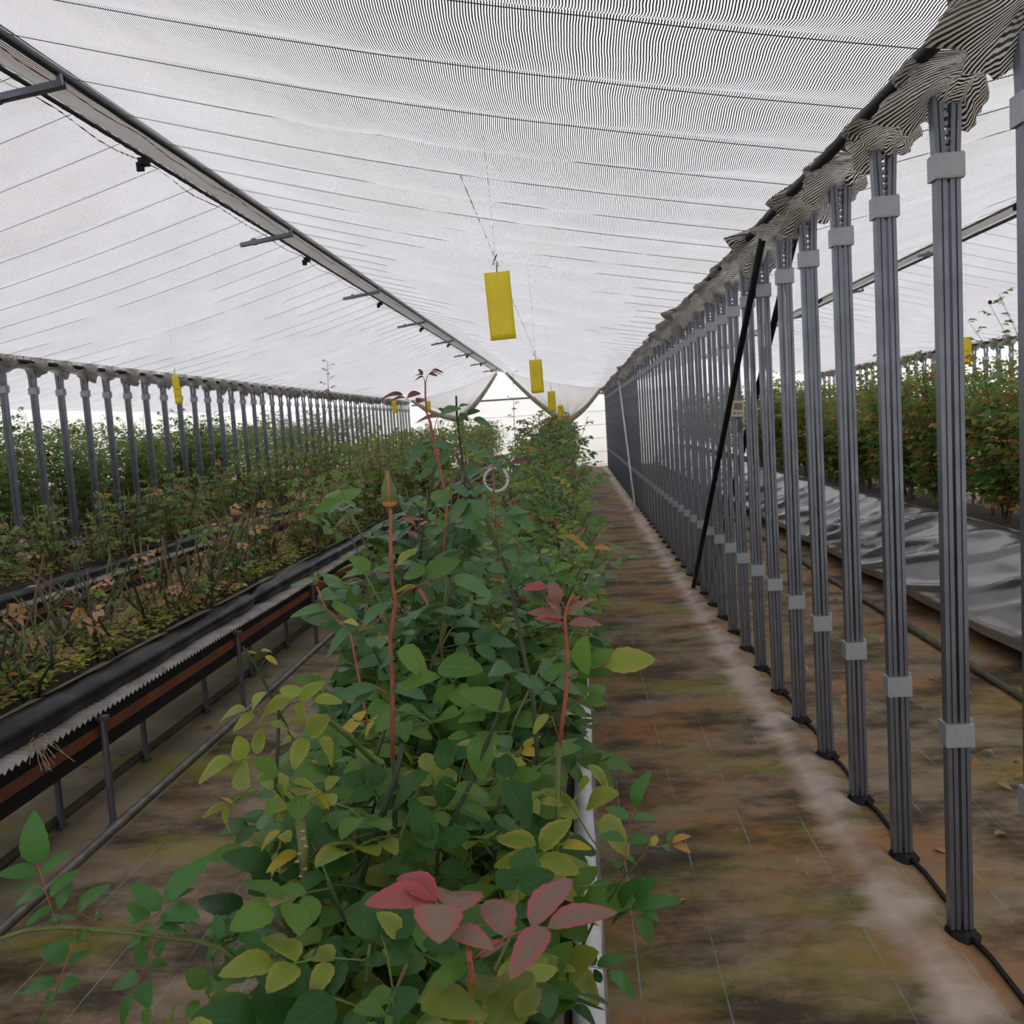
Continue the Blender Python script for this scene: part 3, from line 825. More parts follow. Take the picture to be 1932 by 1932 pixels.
def cane_mesh(pts, r0, r1, k, mat):
    b = MB(); n = len(pts); b.tube(pts, [r0+(r1-r0)*i/(n-1) for i in range(n)], k); return b.mesh('cane', mat, True)

def realise(t, canes, leaves, lod, r, stem=('stem_green', 'stem_dark', 'stem_brown')):
    if lod <= 1:
        for pts in canes: link('cane', cane_mesh(pts, .0055, .0022, 5, M[r.choice(stem)]), t)
    else:
        b = MB()
        for pts in canes: b.tube(pts, [.006]*3+[.003]*3, 3)
        b.build('canes', M[r.choice(stem)], t)['kind'] = 'stuff'
    if lod == 0:
        for p, d, up, s, key, i in leaves:
            f = frame(p, d, up) @ Matrix.Scale(s, 4)
            o = link('leaf', rachis_mesh(i, 'stem_green'), t, mat=f)
            for j, m in enumerate(CMP[i][1]): link('leaflet', leaflet_mesh(key, i+j), o, mat=m)
    elif lod == 1:
        for p, d, up, s, key, i in leaves: link('leaf', compound_mesh(i, key), t, mat=frame(p, d, up) @ Matrix.Scale(s, 4))
    else:
        fr, ks = [], []
        for p, d, up, s, key, i in leaves:
            f = frame(p, d, up) @ Matrix.Scale(s, 4)
            for m in CMP[i][1]: fr.append(f @ m); ks.append(key)
        joined_foliage('foliage', fr, ks, t)

def copy_bush(src, loc, rz, sz):
    c = src.copy(); COL.objects.link(c); c.location = loc; c.rotation_euler = (0, 0, rz); c.scale = (sz[0], sz[0], sz[1])
    for ch in src.children:
        d = ch.copy(); COL.objects.link(d); d.parent = c
    return c

BEDZ = .60
YFAR = 17.0                                   # beyond this the bushes run together
FAR_FR, FAR_K = [], []
TINY = [(np.array([(0, 0, 0), (.33, .5, .08), (0, 1, -.1), (-.33, .5, .08)]), [(0, 1, 2), (0, 2, 3)], np.zeros((4, 2)))]
def far_bush(r, x, y, h, spread, n, pal, low=.0):
    for _ in range(n):
        q = low+(1-low)*r.random()**.8; a = r.random()*6.28; rr = spread*math.sqrt(r.random())*(.55+.6*math.sin(PI*min(1, q*.9+.1)))
        p = (x+rr*math.cos(a), y+rr*math.sin(a), BEDZ+h*q)
        FAR_FR.append(frame(p, (math.cos(a*3), math.sin(a*3), r.uniform(-.3, .6)), (r.gauss(0, .5), r.gauss(-.3, .5), 1)) @ Matrix.Scale(r.uniform(.05, .085), 4)); FAR_K.append(pick(r, pal))
def far_row(x0, x1, ya, yb, step, h, spread, n, pal, seed, low=0.0):
    r = random.Random(seed); y = ya; low = max(low, .13)
    while y < yb:
        far_bush(r, r.uniform(x0, x1), y, h*r.uniform(.78, 1.12), spread, n, pal, low); y += step*r.uniform(.8, 1.2)
PAL_MAIN = [('green', 46), ('blue', 24), ('dark', 12), ('lime', 15), ('yellow', 1.5), ('red', .8), ('orange', .6)]
PAL_MID = [('green', 40), ('pale', 14), ('blue', 8), ('lime', 32), ('dark', 3), ('yellow', 3), ('orange', 1.5), ('red', .6)]
G_BED = 'rose bushes in the walkway bed'
L_BED = 'leafy green rose bush growing in the white-rimmed bed beside the walkway'
def bed_tag(t, y):
    if y < 3.5: lb = 'leafy green rose bush of the walkway bed, in the stretch before the largest yellow card'
    elif y < 7.1: lb = 'leafy rose bush of the walkway bed, between the largest yellow card and the next'
    elif y < 11.6: lb = 'leafy rose bush of the walkway bed, between the second and third yellow cards'
    else: lb = 'distant rose bush of the walkway bed, past the third yellow card toward the gable'
    t['label'] = lb; t['group'] = 'walkway bed roses: '+lb.split(', ')[1]
def center_row():
    # x, y of the foot, height above the soil, spread, canes, leaves, palette, lean, label
    DK = [('green', 40), ('dark', 40), ('lime', 18)]
    near = [(-.18, .80, .32, .09, 5, 40, DK, (.04, .05), 'low rose bush of dark leaves at the very start of the walkway bed'),
            (-.27, 1.00, .38, .11, 5, 46, DK, (.0, 0), 'dark green rose bush around the foot of the red young shoot'),
            (-.17, 1.10, .38, .10, 5, 44, DK, (.0, 0), 'dark green rose bush against the white rim, before the small-leaved sprig'),
            (-.32, 1.32, .46, .14, 6, 58, [('green', 45), ('dark', 30), ('lime', 25)], (-.02, 0), 'mid green rose bush just behind the broad dark-leaved one'),
            (-.16, 1.48, .44, .11, 6, 50, [('green', 40), ('dark', 25), ('lime', 35)], (.0, 0), 'yellowish rose bush against the white rim, behind the small-leaved sprig'),
            (-.40, 1.62, .52, .15, 6, 58, PAL_MAIN, (-.04, 0), 'green rose bush behind the tall budded stem, on the trough side of the bed'),
            (-.22, 1.80, .52, .15, 6, 58, PAL_MAIN, (.04, 0), 'green rose bush behind the straight red shoot of pinkish leaves'),
            (-.40, 1.98, .62, .19, 6, 58, [('green', 40), ('blue', 45), ('dark', 15)], (-.02, 0), 'blue-green rose bush in front of the tallest bush with the maroon tip'),
            (-.18, 2.16, .56, .19, 6, 58, PAL_MAIN, (.05, 0), 'rounded green rose bush on the walkway side of the tallest bush'),
            (-.42, 2.32, .92, .17, 6, 58, [('green', 30), ('blue', 60), ('dark', 10)], (-.04, 0), 'tall blue-green rose bush growing close against the maroon-tipped one'),
            (-.33, 2.08, .74, .17, 6, 58, [('green', 30), ('blue', 60), ('dark', 10)], (-.03, 0), 'blue-green rose bush pressed between the tallest bush and the rounded green one'),
            (-.36, 2.44, .98, .20, 7, 58, [('green', 30), ('blue', 60), ('dark', 10)], (.0, 0), 'tall blue-green rose bush directly behind the maroon-tipped one'),
            (-.20, 2.48, .60, .20, 6, 58, PAL_MAIN, (.05, 0), 'spreading green rose bush right behind the tallest bush')]
    for i, (x, y, h, sp, nc, nl, pal, lean, lab) in enumerate(near):
        r = random.Random(100+i)
        t = empty('rose_bush', (x-.03, y, BEDZ), lab, 'rose bush')
        canes, leaves = bush_plan(r, h, sp, nc, nl, pal, lean, low=.38, scale=1.12)
        realise(t, canes, leaves, 0, r)
    y = 2.66; i = 0
    while y < 9.0:
        r = random.Random(200+i)
        h = .50+.12*r.random() + (.10 if y > 5.5 else 0)+(.12 if y > 7 else 0)
        if i in (0, 1, 2, 3): h = .66
        if i % 7 == 5: h += .26
        x = -.45 if i % 2 else -.16
        t = empty('rose_bush', (x+r.uniform(-.06, .06), y, BEDZ), L_BED, 'rose bush', G_BED)
        canes, leaves = bush_plan(r, h, .24, 6, 78, PAL_MID if y > 3.4 else PAL_MAIN, (.06 if x > -.3 else -.03, 0), [('green', 60), ('red', 6), ('lime', 20), ('blue', 14)])
        realise(t, canes, leaves, 1, r); bed_tag(t, y)
        y += r.uniform(.17, .24); i += 1
    protos = []
    for q in range(7):
        r = random.Random(300+q)
        t = empty('rose_bush', (-.33, y, BEDZ), L_BED, 'rose bush', G_BED)
        canes, leaves = bush_plan(r, .86+.05*q, .32, 8, 130, PAL_MID, (0, 0), [('green', 60), ('maroon', 8), ('blue', 20), ('orange', 8)], scale=1.0)
        realise(t, canes, leaves, 2, r); bed_tag(t, y)
        protos.append(t); y += .28
    r = random.Random(5)
    far_row(-.47, -.2, YFAR, 29.6, .34, 1.02, .32, 300, PAL_MID, 61)
    while y < YFAR:
        g = .85+.18*min(1, max(0, (y-10)/6))
        bed_tag(copy_bush(r.choice(protos), (-.33+r.uniform(-.14, .14), y, BEDZ), r.random()*6.28, (r.uniform(.9, 1.15), g*r.uniform(.75, 1.2))), y); y += r.uniform(.28, .40)
center_row()

# ------------------------------------------------------------------ hero shoots read off the photograph
def px_leaflet(leaf_o, origin, b, tp, Yb, Yt, ratio, key, tilt=.0, hi=True):
    """leaflet from base b to tip tp (sight lines), lying at distances Yb..Yt"""
    B = at(*b, Yb); T = at(*tp, Yt)
    d = Vector(T-B); ln = d.length
    view = Vector(CAM-B).normalized()
    up = (view*.62+Vector((tilt, 0, .75)))
    m = frame(Vector(B)-Vector(origin), d, up)
    base = .50 if ratio < .58 else .72
    mesh = leaflet_mesh(key, rnd.randrange(4), ratio < .58)
    s = Matrix.Diagonal((ln*ratio/base, ln, ln, 1))
    link('leaflet', mesh, leaf_o, mat=m @ s)

def hero_leaf(plant, pet, lfs, Y, key, stem='stem_green', dY=.0, r0=.0013):
    org = np.array(plant.location)
    b = MB(); n = len(pet)
    pts = [tuple(at(x, y, Y+dY*i/max(1, n-1))-org) for i, (x, y) in enumerate(pet)]
    near = None
    for c in CANES.get(plant.name, []):
        for p0, p1 in zip(c[:-1], c[1:]):
            d = p1-p0; q = float(np.clip(np.dot(np.array(pts[0])-p0, d)/max(1e-9, np.dot(d, d)), 0, 1))
            e = np.linalg.norm(p0+d*q-np.array(pts[0]))
            if near is None or e < near[0]: near = (e, p0+d*q)
    if near and near[0] > .002:
        m_ = (near[1]+np.array(pts[0]))/2; m_[2] -= .08*near[0]
        pts = [tuple(near[1]), tuple(m_)]+pts; n += 2
    o = None
    if n > 1:
        b.tube(pts, [r0*(1-.4*i/(n-1)) for i in range(n)], 5); o = b.build('leaf', M[stem], plant, smooth=True)
    else:
        b.tube([pts[0], (pts[0][0], pts[0][1], pts[0][2]+.004)], r0, 5); o = b.build('leaf', M[stem], plant)
    for q in lfs:
        bx, by, tx, ty, ra = q[:5]; k = q[5] if len(q) > 5 else key
        tip = q[6] if len(q) > 6 else rnd.uniform(-.035, .03)
        px_leaflet(o, org, (bx, by), (tx, ty), Y+dY, Y+dY+tip, ra, k, rnd.uniform(-.3, .3))
    return o

CANES = {}
def hero_stem(plant, pts, Y, r0, r1, mat, name='cane', Yend=None, k=7, root=None):
    if root is None: root = plant.name not in CANES
    org = np.array(plant.location); Yend = Yend or Y
    n = len(pts); P = [tuple(at(x, y, Y+(Yend-Y)*i/(n-1))-org) for i, (x, y) in enumerate(pts)]
    if root:
        f = np.array(P[0])+org; g = np.array([min(max(f[0], -.54), -.10), f[1]+.01, BEDZ-.012])
        dr = np.array(P[0])-np.array(P[1]); dr = dr/np.linalg.norm(dr); hgt = max(.02, f[2]-BEDZ)
        f1 = f+dr*.25*hgt; g[0] = min(max(f[0]+dr[0]*.45*hgt, -.54), -.10); g[1] = f[1]+dr[1]*.3*hgt
        f2 = f1*.5+g*.5; f2[:2] = f1[:2]*.3+g[:2]*.7
        P = [tuple(q-org) for q in (g, f2, f1)]+P; n += 3
    CANES.setdefault(plant.name, []).append([np.array(p) for p in P])
    return MB().tube(P, [r0+(r1-r0)*i/(n-1) for i in range(n)], k).build(name, M[mat], plant, smooth=True)

def c3(ox, oy, pts): return [(ox+x/3, oy+y/3) for x, y in pts]
def l3(ox, oy, lf): return [(ox+q[0]/3, oy+q[1]/3, ox+q[2]/3, oy+q[3]/3, *q[4:]) for q in lf]

def foot(px, py, Y):
    p = at(px, py, Y); return (min(max(float(p[0]), -.54), -.10), float(p[1]), BEDZ)

def make_bud(plant, px, py, Y, h=.042):
    org = np.array(plant.location); p = at(px, py, Y)-org
    k_ = h/.05; prof = [(0, .004*k_), (.08, .009*k_), (.25, .0115*k_), (.5, .0105*k_), (.75, .006*k_), (.93, .0025*k_), (1, .0005)]
    up = np.array([.0, 0, 1.0])
    MB().tube([tuple(p+up*h*q) for q, _ in prof], [r_ for _, r_ in prof], 10).build('bud', M['orange_bud'], plant, smooth=True)
    for k in range(5):
        a = k*2*PI/5+.5; b = MB(); n = len(b.v)
        rows = [(0, .5), (.25, .55), (.55, .5), (.85, .28), (1.15, .03)]
        for q, wd in rows:
            rr = np.interp(q, [x for x, _ in prof], [y for _, y in prof])+.0012+(.004 if q > 1 else 0)
            for s in (-1, 0, 1):
                aa = a+s*wd*1.05
                b.v.append(tuple(p+np.array([rr*math.cos(aa), rr*math.sin(aa), h*q])))
        for i in range(4):
            for s in (0, 1): b.f.append((i*3+s, i*3+s+1, i*3+s+4, i*3+s+3)); b.m.append(0)
        b.build('sepal', M['stem_green'], plant, smooth=True)
M['orange_bud'] = simple('bud_apricot', (.55, .22, .1), .5, c2=(.45, .13, .06))

def heroes():
    # --- bush with the tall red stem and closed bud
    ox, oy = 644, 644
    Y = 1.42
    t = empty('rose_bush', foot(748, 1500, Y), 'rose bush with a tall red stem carrying one closed apricot bud', 'rose bush')
    hero_stem(t, [(738, 1830), (741, 1640), (748, 1490), (741, 1432)], Y, .006, .0045, 'stem_dark')
    hero_stem(t, c3(ox, oy, [(292, 2360), (290, 2100), (290, 1890), (275, 1690), (300, 1530), (310, 1470), (290, 1380), (280, 1200), (280, 1000), (275, 905)]), Y, .0038, .0026, 'stem_red')
    make_bud(t, 736, 958, Y, .058)
    hero_leaf(t, c3(ox, oy, [(285, 1330), (220, 1310), (160, 1305)]), l3(ox, oy, [(165, 1300, 50, 1205, .6, 'green'), (155, 1310, -20, 1315, .38, 'green'), (180, 1300, 265, 1265, .3, 'green')]), Y, 'blue', 'stem_red')
    hero_leaf(t, c3(ox, oy, [(300, 1290), (320, 1265)]), l3(ox, oy, [(312, 1275, 392, 1158, .5, 'lime')]), Y, 'green', 'stem_red')
    hero_leaf(t, c3(ox, oy, [(312, 1460), (370, 1410), (440, 1380), (520, 1350), (612, 1340)]), l3(ox, oy, [(478, 1310, 340, 1312, .85, 'green'), (485, 1345, 668, 1225, .72, 'green'), (615, 1342, 868, 1418, .42, 'blue'), (430, 1385, 305, 1395, .25, 'lime'), (430, 1390, 490, 1470, .2, 'red')]), Y, 'blue', 'stem_red', -.06)
    hero_leaf(t, c3(ox, oy, [(300, 1440), (200, 1590), (140, 1610)]), l3(ox, oy, [(125, 1605, 252, 1450, .46, 'blue'), (110, 1600, -120, 1770, .3, 'blue'), (80, 1640, 190, 1600, .3, 'lime'), (0, 1600, 75, 1560, .4, 'yellow')]), Y, 'blue', 'stem_red', -.05)
    hero_leaf(t, c3(ox, oy, [(280, 1720), (250, 1690), (205, 1655)]), l3(ox, oy, [(330, 1700, 275, 1725, .6, 'blue')]), Y, 'blue', 'stem_red')
    hero_leaf(t, c3(ox, oy, [(285, 1800), (310, 1780)]), l3(ox, oy, [(310, 1760, 525, 1870, .78, 'green'), (545, 1850, 790, 1830, .8, 'green'), (300, 1800, 180, 1855, .7, 'dark'), (560, 1900, 300, 1950, .4, 'green')]), Y, 'green', 'stem_red', -.08)
    hero_leaf(t, c3(ox, oy, [(290, 2000), (200, 1960), (130, 1990)]), l3(ox, oy, [(200, 1960, -60, 2010, .35, 'blue'), (190, 1970, 20, 2080, .38, 'blue'), (280, 1960, 470, 1990, .5, 'blue')]), Y, 'blue', 'stem_red')
    hero_leaf(t, c3(ox, oy, [(560, 2100), (600, 2000)]), l3(ox, oy, [(960, 2090, 670, 1950, .6, 'green'), (690, 2120, 820, 2110, .7, 'green'), (980, 1900, 1100, 1960, .6, 'blue'), (840, 1870, 930, 1830, .9, 'blue')]), Y, 'green', 'stem_green', -.05)
    # --- bush with the leaning red shoot beside the white rim
    Y = 1.45
    t = empty('rose_bush', foot(1060, 1560, Y), 'rose bush with a straight red shoot of pinkish young leaves, next to the white rim', 'rose bush')
    hero_stem(t, [(1042, 1830), (1050, 1600), (1054, 1400)], Y, .005, .004, 'stem_green')
    hero_stem(t, c3(ox, oy, [(1232, 2290), (1262, 2080), (1285, 1900), (1275, 1700), (1265, 1560), (1285, 1480), (1310, 1440)]), Y, .0038, .0022, 'stem_red')
    hero_leaf(t, c3(ox, oy, [(1270, 1520), (1230, 1450), (1180, 1400)]), l3(ox, oy, [(1165, 1395, 1022, 1385, .5, 'red'), (1160, 1375, 1250, 1500, .6, 'pink'), (1150, 1440, 1265, 1535, .5, 'pink'), (1225, 1470, 1195, 1370, .7, 'pink')]), Y, 'red', 'stem_red')
    hero_leaf(t, c3(ox, oy, [(1262, 1600), (1250, 1590)]), l3(ox, oy, [(1255, 1570, 1050, 1510, .36, 'pink'), (1255, 1600, 1100, 1548, .26, 'red'), (1262, 1650, 1215, 1620, .3, 'maroon')]), Y, 'pink', 'stem_red')
    hero_leaf(t, c3(ox, oy, [(1275, 1550), (1285, 1540)]), l3(ox, oy, [(1280, 1540, 1408, 1440, .34, 'pink'), (1285, 1600, 1452, 1572, .4, 'pink'), (1300, 1480, 1345, 1435, .4, 'red')]), Y, 'pink', 'stem_red')
    hero_leaf(t, c3(ox, oy, [(1285, 1910), (1350, 1870), (1430, 1850), (1500, 1835)]), l3(ox, oy, [(1310, 1850, 1115, 1862, .46, 'green'), (1370, 1880, 1360, 1680, .8, 'green'), (1425, 1845, 1530, 1730, .45, 'green'), (1495, 1840, 1775, 1770, .72, 'lime')]), Y, 'green', 'stem_red', -.1)
    hero_leaf(t, c3(ox, oy, [(1232, 2250), (1190, 2120), (1160, 2130)]), l3(ox, oy, [(1170, 2110, 1080, 2200, .5, 'lime'), (1250, 2120, 1330, 2080, .6, 'lime')]), Y, 'lime', 'stem_red')
    # --- tall bush of blue-green leaves with the maroon tip
    Y = 2.28
    t = empty('rose_bush', foot(850, 1100, Y), 'tallest blue-green rose bush, topped by a thin shoot of maroon leaves', 'rose bush')
    hero_stem(t, c3(ox, oy, [(560, 1500), (600, 900), (520, 560), (505, 460), (482, 400), (476, 300), (475, 230)]), Y, .005, .002, 'stem_red')
    hero_stem(t, c3(ox, oy, [(760, 1500), (700, 800), (672, 570), (655, 430), (650, 308)]), Y, .004, .0025, 'stem_dark', root=True)
    hero_leaf(t, c3(ox, oy, [(480, 400), (420, 355), (350, 315)]), l3(ox, oy, [(350, 305, 212, 295, .36, 'maroon'), (370, 320, 437, 283, .75, 'maroon'), (430, 350, 478, 312, .7, 'maroon'), (360, 320, 275, 325, .3, 'pink')]), Y, 'maroon', 'stem_red')
    hero_leaf(t, c3(ox, oy, [(475, 240), (465, 200)]), l3(ox, oy, [(458, 195, 437, 138, .3, 'maroon'), (465, 200, 408, 212, .4, 'maroon'), (460, 190, 415, 185, .3, 'maroon')]), Y, 'maroon', 'stem_red')
    hero_leaf(t, c3(ox, oy, [(475, 240), (490, 190)]), l3(ox, oy, [(490, 188, 535, 180, .35, 'maroon'), (500, 180, 572, 175, .25, 'maroon'), (510, 165, 568, 158, .25, 'maroon')]), Y, 'maroon', 'stem_red')
    hero_leaf(t, c3(ox, oy, [(520, 520), (540, 440), (560, 420)]), l3(ox, oy, [(555, 425, 655, 360, .6, 'blue'), (560, 428, 415, 428, .3, 'pink'), (580, 400, 550, 375, .6, 'blue')]), Y, 'blue', 'stem_red')
    hero_leaf(t, c3(ox, oy, [(660, 470), (670, 410), (700, 420), (740, 445)]), l3(ox, oy, [(665, 372, 722, 345, .5, 'blue'), (710, 415, 772, 378, .85, 'dark'), (665, 410, 725, 445, .6, 'blue'), (745, 440, 848, 468, .6, 'blue')]), Y, 'blue', 'stem_green')
    hero_leaf(t, c3(ox, oy, [(570, 620), (540, 570), (510, 560)]), l3(ox, oy, [(505, 570, 338, 700, .42, 'blue'), (510, 560, 420, 575, .5, 'blue'), (520, 585, 625, 580, .55, 'blue'), (600, 560, 660, 520, .6, 'blue')]), Y, 'blue', 'stem_red', -.1)
    hero_leaf(t, c3(ox, oy, [(690, 700), (760, 640)]), l3(ox, oy, [(780, 640, 690, 570, .6, 'blue'), (770, 650, 870, 640, .5, 'blue'), (830, 660, 945, 740, .5, 'blue'), (800, 720, 680, 740, .7, 'blue')]), Y, 'blue', 'stem_red', -.1)
    hero_leaf(t, c3(ox, oy, [(860, 780), (900, 720), (945, 690)]), l3(ox, oy, [(950, 700, 1052, 650, .42, 'maroon'), (930, 700, 1040, 735, .4, 'blue'), (880, 690, 840, 720, .4, 'pink')]), Y, 'blue', 'stem_red', -.1)
    hero_leaf(t, c3(ox, oy, [(420, 1200), (400, 1080), (420, 1060)]), l3(ox, oy, [(420, 1050, 360, 985, .5, 'red'), (430, 1060, 480, 1010, .5, 'pink'), (375, 1090, 440, 1080, .4, 'red')]), Y, 'red', 'stem_red', -.2)
    hero_stem(t, [(948, 1180), (938, 1010), (932, 925), (929, 850)], Y+.24, .0036, .0022, 'stem_red', root=True)
    # large bluish leaves standing out in the middle
    Y = 1.75
    t = empty('rose_bush', foot(880, 1250, Y), 'rose bush with large dull blue-green leaves around a dark stem', 'rose bush')
    hero_stem(t, c3(ox, oy, [(1000, 1600), (940, 1300), (880, 1140), (790, 950), (650, 640)]), Y, .005, .003, 'stem_dark', Yend=2.0)
    hero_leaf(t, c3(ox, oy, [(800, 980), (740, 890)]), l3(ox, oy, [(720, 880, 630, 800, .7), (715, 900, 600, 1010, .75), (735, 910, 700, 1060, .7), (745, 900, 815, 1000, .75), (740, 880, 790, 820, .6)]), Y, 'blue')
    hero_leaf(t, c3(ox, oy, [(900, 1150), (940, 1000)]), l3(ox, oy, [(930, 980, 850, 950, .6), (950, 980, 1060, 940, .5), (960, 1000, 1115, 1050, .5), (940, 1010, 1000, 1080, .6)]), Y, 'blue')
    hero_leaf(t, c3(ox, oy, [(600, 1100), (570, 1060)]), l3(ox, oy, [(580, 1060, 540, 990, .7, 'green'), (600, 920, 520, 840, .8, 'green'), (480, 940, 420, 900, .8, 'green'), (620, 930, 540, 910, .4, 'blue')]), Y, 'green')
    hero_leaf(t, c3(ox, oy, [(960, 1330), (1000, 1250)]), l3(ox, oy, [(1000, 1240, 900, 1200, .6), (1010, 1250, 1100, 1200, .6), (1000, 1270, 960, 1400, .7), (1020, 1270, 1110, 1320, .6)]), Y, 'blue')
    hero_leaf(t, c3(ox, oy, [(1140, 1380), (1190, 1300)]), l3(ox, oy, [(1180, 1300, 1080, 1290, .45, 'green'), (1200, 1300, 1295, 1255, .5, 'green'), (1210, 1320, 1330, 1360, .5, 'green'), (1190, 1300, 1200, 1230, .6, 'green')]), Y, 'green')
    hero_leaf(t, c3(ox, oy, [(1320, 1230), (1340, 1140)]), l3(ox, oy, [(1340, 1130, 1270, 1085, .5, 'orange'), (1330, 1130, 1395, 1165, .45, 'orange'), (1430, 1170, 1520, 1160, .4, 'orange'), (1290, 1130, 1220, 1090, .4, 'lime')]), 2.4, 'green')
    # --- foreground shoot of red young leaves
    ox, oy = 644, 1288; Y = .86
    t = empty('rose_bush', foot(890, 1930, Y), 'rose shoot with large red young leaves standing over broad green ones', 'rose bush')
    hero_stem(t, c3(ox, oy, [(760, 2300), (745, 1900), (735, 1640), (722, 1520)]), Y, .0045, .0030, 'stem_red')
    hero_leaf(t, c3(ox, oy, [(722, 1530), (700, 1430), (650, 1370), (560, 1260), (530, 1245)]), l3(ox, oy, [(520, 1250, 105, 1185, .40, 'red', .03), (540, 1240, 300, 1035, .36, 'red', .06), (650, 1310, 645, 1085, .66, 'pink', .08), (545, 1255, 555, 1455, .85, 'pink', -.05), (640, 1420, 815, 1430, .6, 'pink', -.03)]), Y, 'red', 'stem_red')
    hero_leaf(t, c3(ox, oy, [(735, 1570), (820, 1510), (930, 1440), (1060, 1395), (1150, 1385)]), l3(ox, oy, [(935, 1445, 830, 1120, .46, 'pink', .08), (1075, 1390, 1295, 1045, .38, 'pink', .07), (1165, 1390, 1558, 1250, .36, 'pink', .02), (1165, 1385, 960, 1600, .55, 'pink', -.05), (935, 1470, 770, 1540, .4, 'pink', 0)]), Y, 'red', 'stem_red')
    hero_leaf(t, c3(ox, oy, [(740, 1640), (760, 1720)]), l3(ox, oy, [(720, 1600, 420, 1750, .48, 'green', -.02), (790, 1830, 490, 1790, .85, 'olive', -.05), (770, 1800, 850, 1560, .7, 'olive', .06), (840, 1960, 1085, 1600, .75, 'olive', .06), (1000, 1900, 1120, 1700, .6, 'olive', .03)]), Y-.02, 'lime', 'stem_red')
    # --- small fresh sprig over the walkway
    Y = 1.42
    t = empty('rose_bush', foot(1090, 1780, Y), 'young rose sprig with small bright green leaflets reaching over the walkway', 'rose bush')
    hero_stem(t, c3(ox, oy, [(1330, 1560), (1440, 1330), (1530, 1210), (1600, 1100), (1700, 990), (1750, 900)]), Y, .0028, .0014, 'stem_green', Yend=1.36)
    hero_leaf(t, c3(ox, oy, [(1590, 1120), (1605, 1000), (1635, 780), (1662, 705)]), l3(ox, oy, [(1660, 705, 1702, 508, .5), (1628, 770, 1498, 690, .5), (1645, 770, 1788, 742, .45), (1602, 890, 1465, 858, .42), (1620, 890, 1742, 885, .5), (1605, 1000, 1570, 1040, .7), (1612, 990, 1697, 1022, .6)]), 1.38, 'small', 'stem_red')
    hero_leaf(t, c3(ox, oy, [(1745, 920), (1800, 930), (1860, 910), (1900, 890)]), l3(ox, oy, [(1845, 905, 1890, 825, .5), (1870, 905, 1950, 850, .5, 'orange'), (1880, 915, 1960, 930, .45, 'orange'), (1830, 915, 1850, 945, .6), (1760, 930, 1785, 850, .4, 'yellow')]), 1.36, 'small', 'stem_red')
    hero_leaf(t, c3(ox, oy, [(1440, 1330), (1550, 1300), (1640, 1285)]), l3(ox, oy, [(1575, 1270, 1640, 1105, .5), (1660, 1225, 1755, 1098, .55), (1635, 1285, 1920, 1205, .32), (1630, 1290, 1495, 1345, .4), (1670, 1310, 1792, 1478, .55), (1690, 1270, 1808, 1332, .5), (1500, 1200, 1545, 1130, .4)]), 1.40, 'small', 'stem_green')
    hero_leaf(t, c3(ox, oy, [(1380, 1600), (1500, 1625)]), l3(ox, oy, [(1445, 1605, 1608, 1530, .5), (1508, 1640, 1708, 1770, .42), (1440, 1600, 1370, 1510, .7, 'dark'), (1470, 1700, 1430, 1620, .6, 'dark'), (1200, 1610, 1190, 1450, .55), (1310, 1840, 1490, 1925, .4, 'dark')]), 1.36, 'small', 'stem_green')
    hero_leaf(t, c3(ox, oy, [(1250, 1620), (1290, 1600)]), l3(ox, oy, [(1290, 1660, 1400, 1510, .8, 'lime'), (1270, 1650, 1110, 1680, .7, 'lime'), (1300, 1670, 1480, 1800, .75, 'lime')]), 1.36, 'lime')
    hero_leaf(t, c3(ox, oy, [(1240, 590), (1235, 700)]), l3(ox, oy, [(1300, 690, 1150, 590, .5, 'lime'), (1350, 740, 1205, 720, .75, 'lime'), (1340, 650, 1390, 550, .8, 'lime'), (1390, 700, 1560, 620, .7, 'lime'), (1390, 470, 1565, 610, .4, 'lime'), (1440, 800, 1680, 940, .75, 'lime')]), 1.5, 'lime')
    hero_leaf(t, c3(ox, oy, [(1080, 1090), (1120, 960)]), l3(ox, oy, [(1105, 920, 875, 860, .5, 'lime'), (1120, 940, 1280, 770, .6, 'lime'), (1090, 1010, 850, 1010, .5, 'lime'), (1120, 1000, 1345, 1060, .6, 'lime'), (1060, 1090, 920, 1250, .7, 'lime'), (1250, 930, 1380, 900, .4, 'yellow')]), 1.32, 'lime')
    # --- dark broad leaves in the middle of the near bed
    t = empty('rose_bush', foot(880, 1760, 1.3), 'rose bush with broad dark green leaves below the red young shoot', 'rose bush')
    hero_stem(t, c3(ox, oy, [(540, 1120), (545, 950), (640, 760), (745, 540), (900, 150), (940, 0)]), 1.36, .004, .003, 'stem_dark')
    hero_stem(t, c3(ox, oy, [(150, 1000), (230, 740), (310, 540), (345, 350)]), 1.36, .005, .004, 'stem_dark', root=True)
    hero_leaf(t, c3(ox, oy, [(570, 560), (580, 500)]), l3(ox, oy, [(575, 495, 590, 320, .85), (575, 525, 590, 715, .7), (500, 510, 235, 680, .5, 'dark'), (640, 600, 860, 600, .5, 'green')]), 1.36, 'dark')
    hero_leaf(t, c3(ox, oy, [(780, 480), (800, 420)]), l3(ox, oy, [(775, 290, 800, 550, .62, 'green'), (720, 300, 600, 300, .55, 'green'), (900, 350, 770, 260, .6, 'green'), (925, 540, 940, 390, .85), (920, 560, 1080, 800, .62), (820, 190, 670, 190, .55, 'green')]), 1.37, 'dark')
    hero_leaf(t, c3(ox, oy, [(545, 940), (560, 900)]), l3(ox, oy, [(555, 900, 720, 850, .9), (520, 940, 400, 650, .5), (545, 960, 330, 980, .5), (550, 1060, 740, 1080, .6), (520, 880, 420, 800, .6)]), 1.32, 'dark')
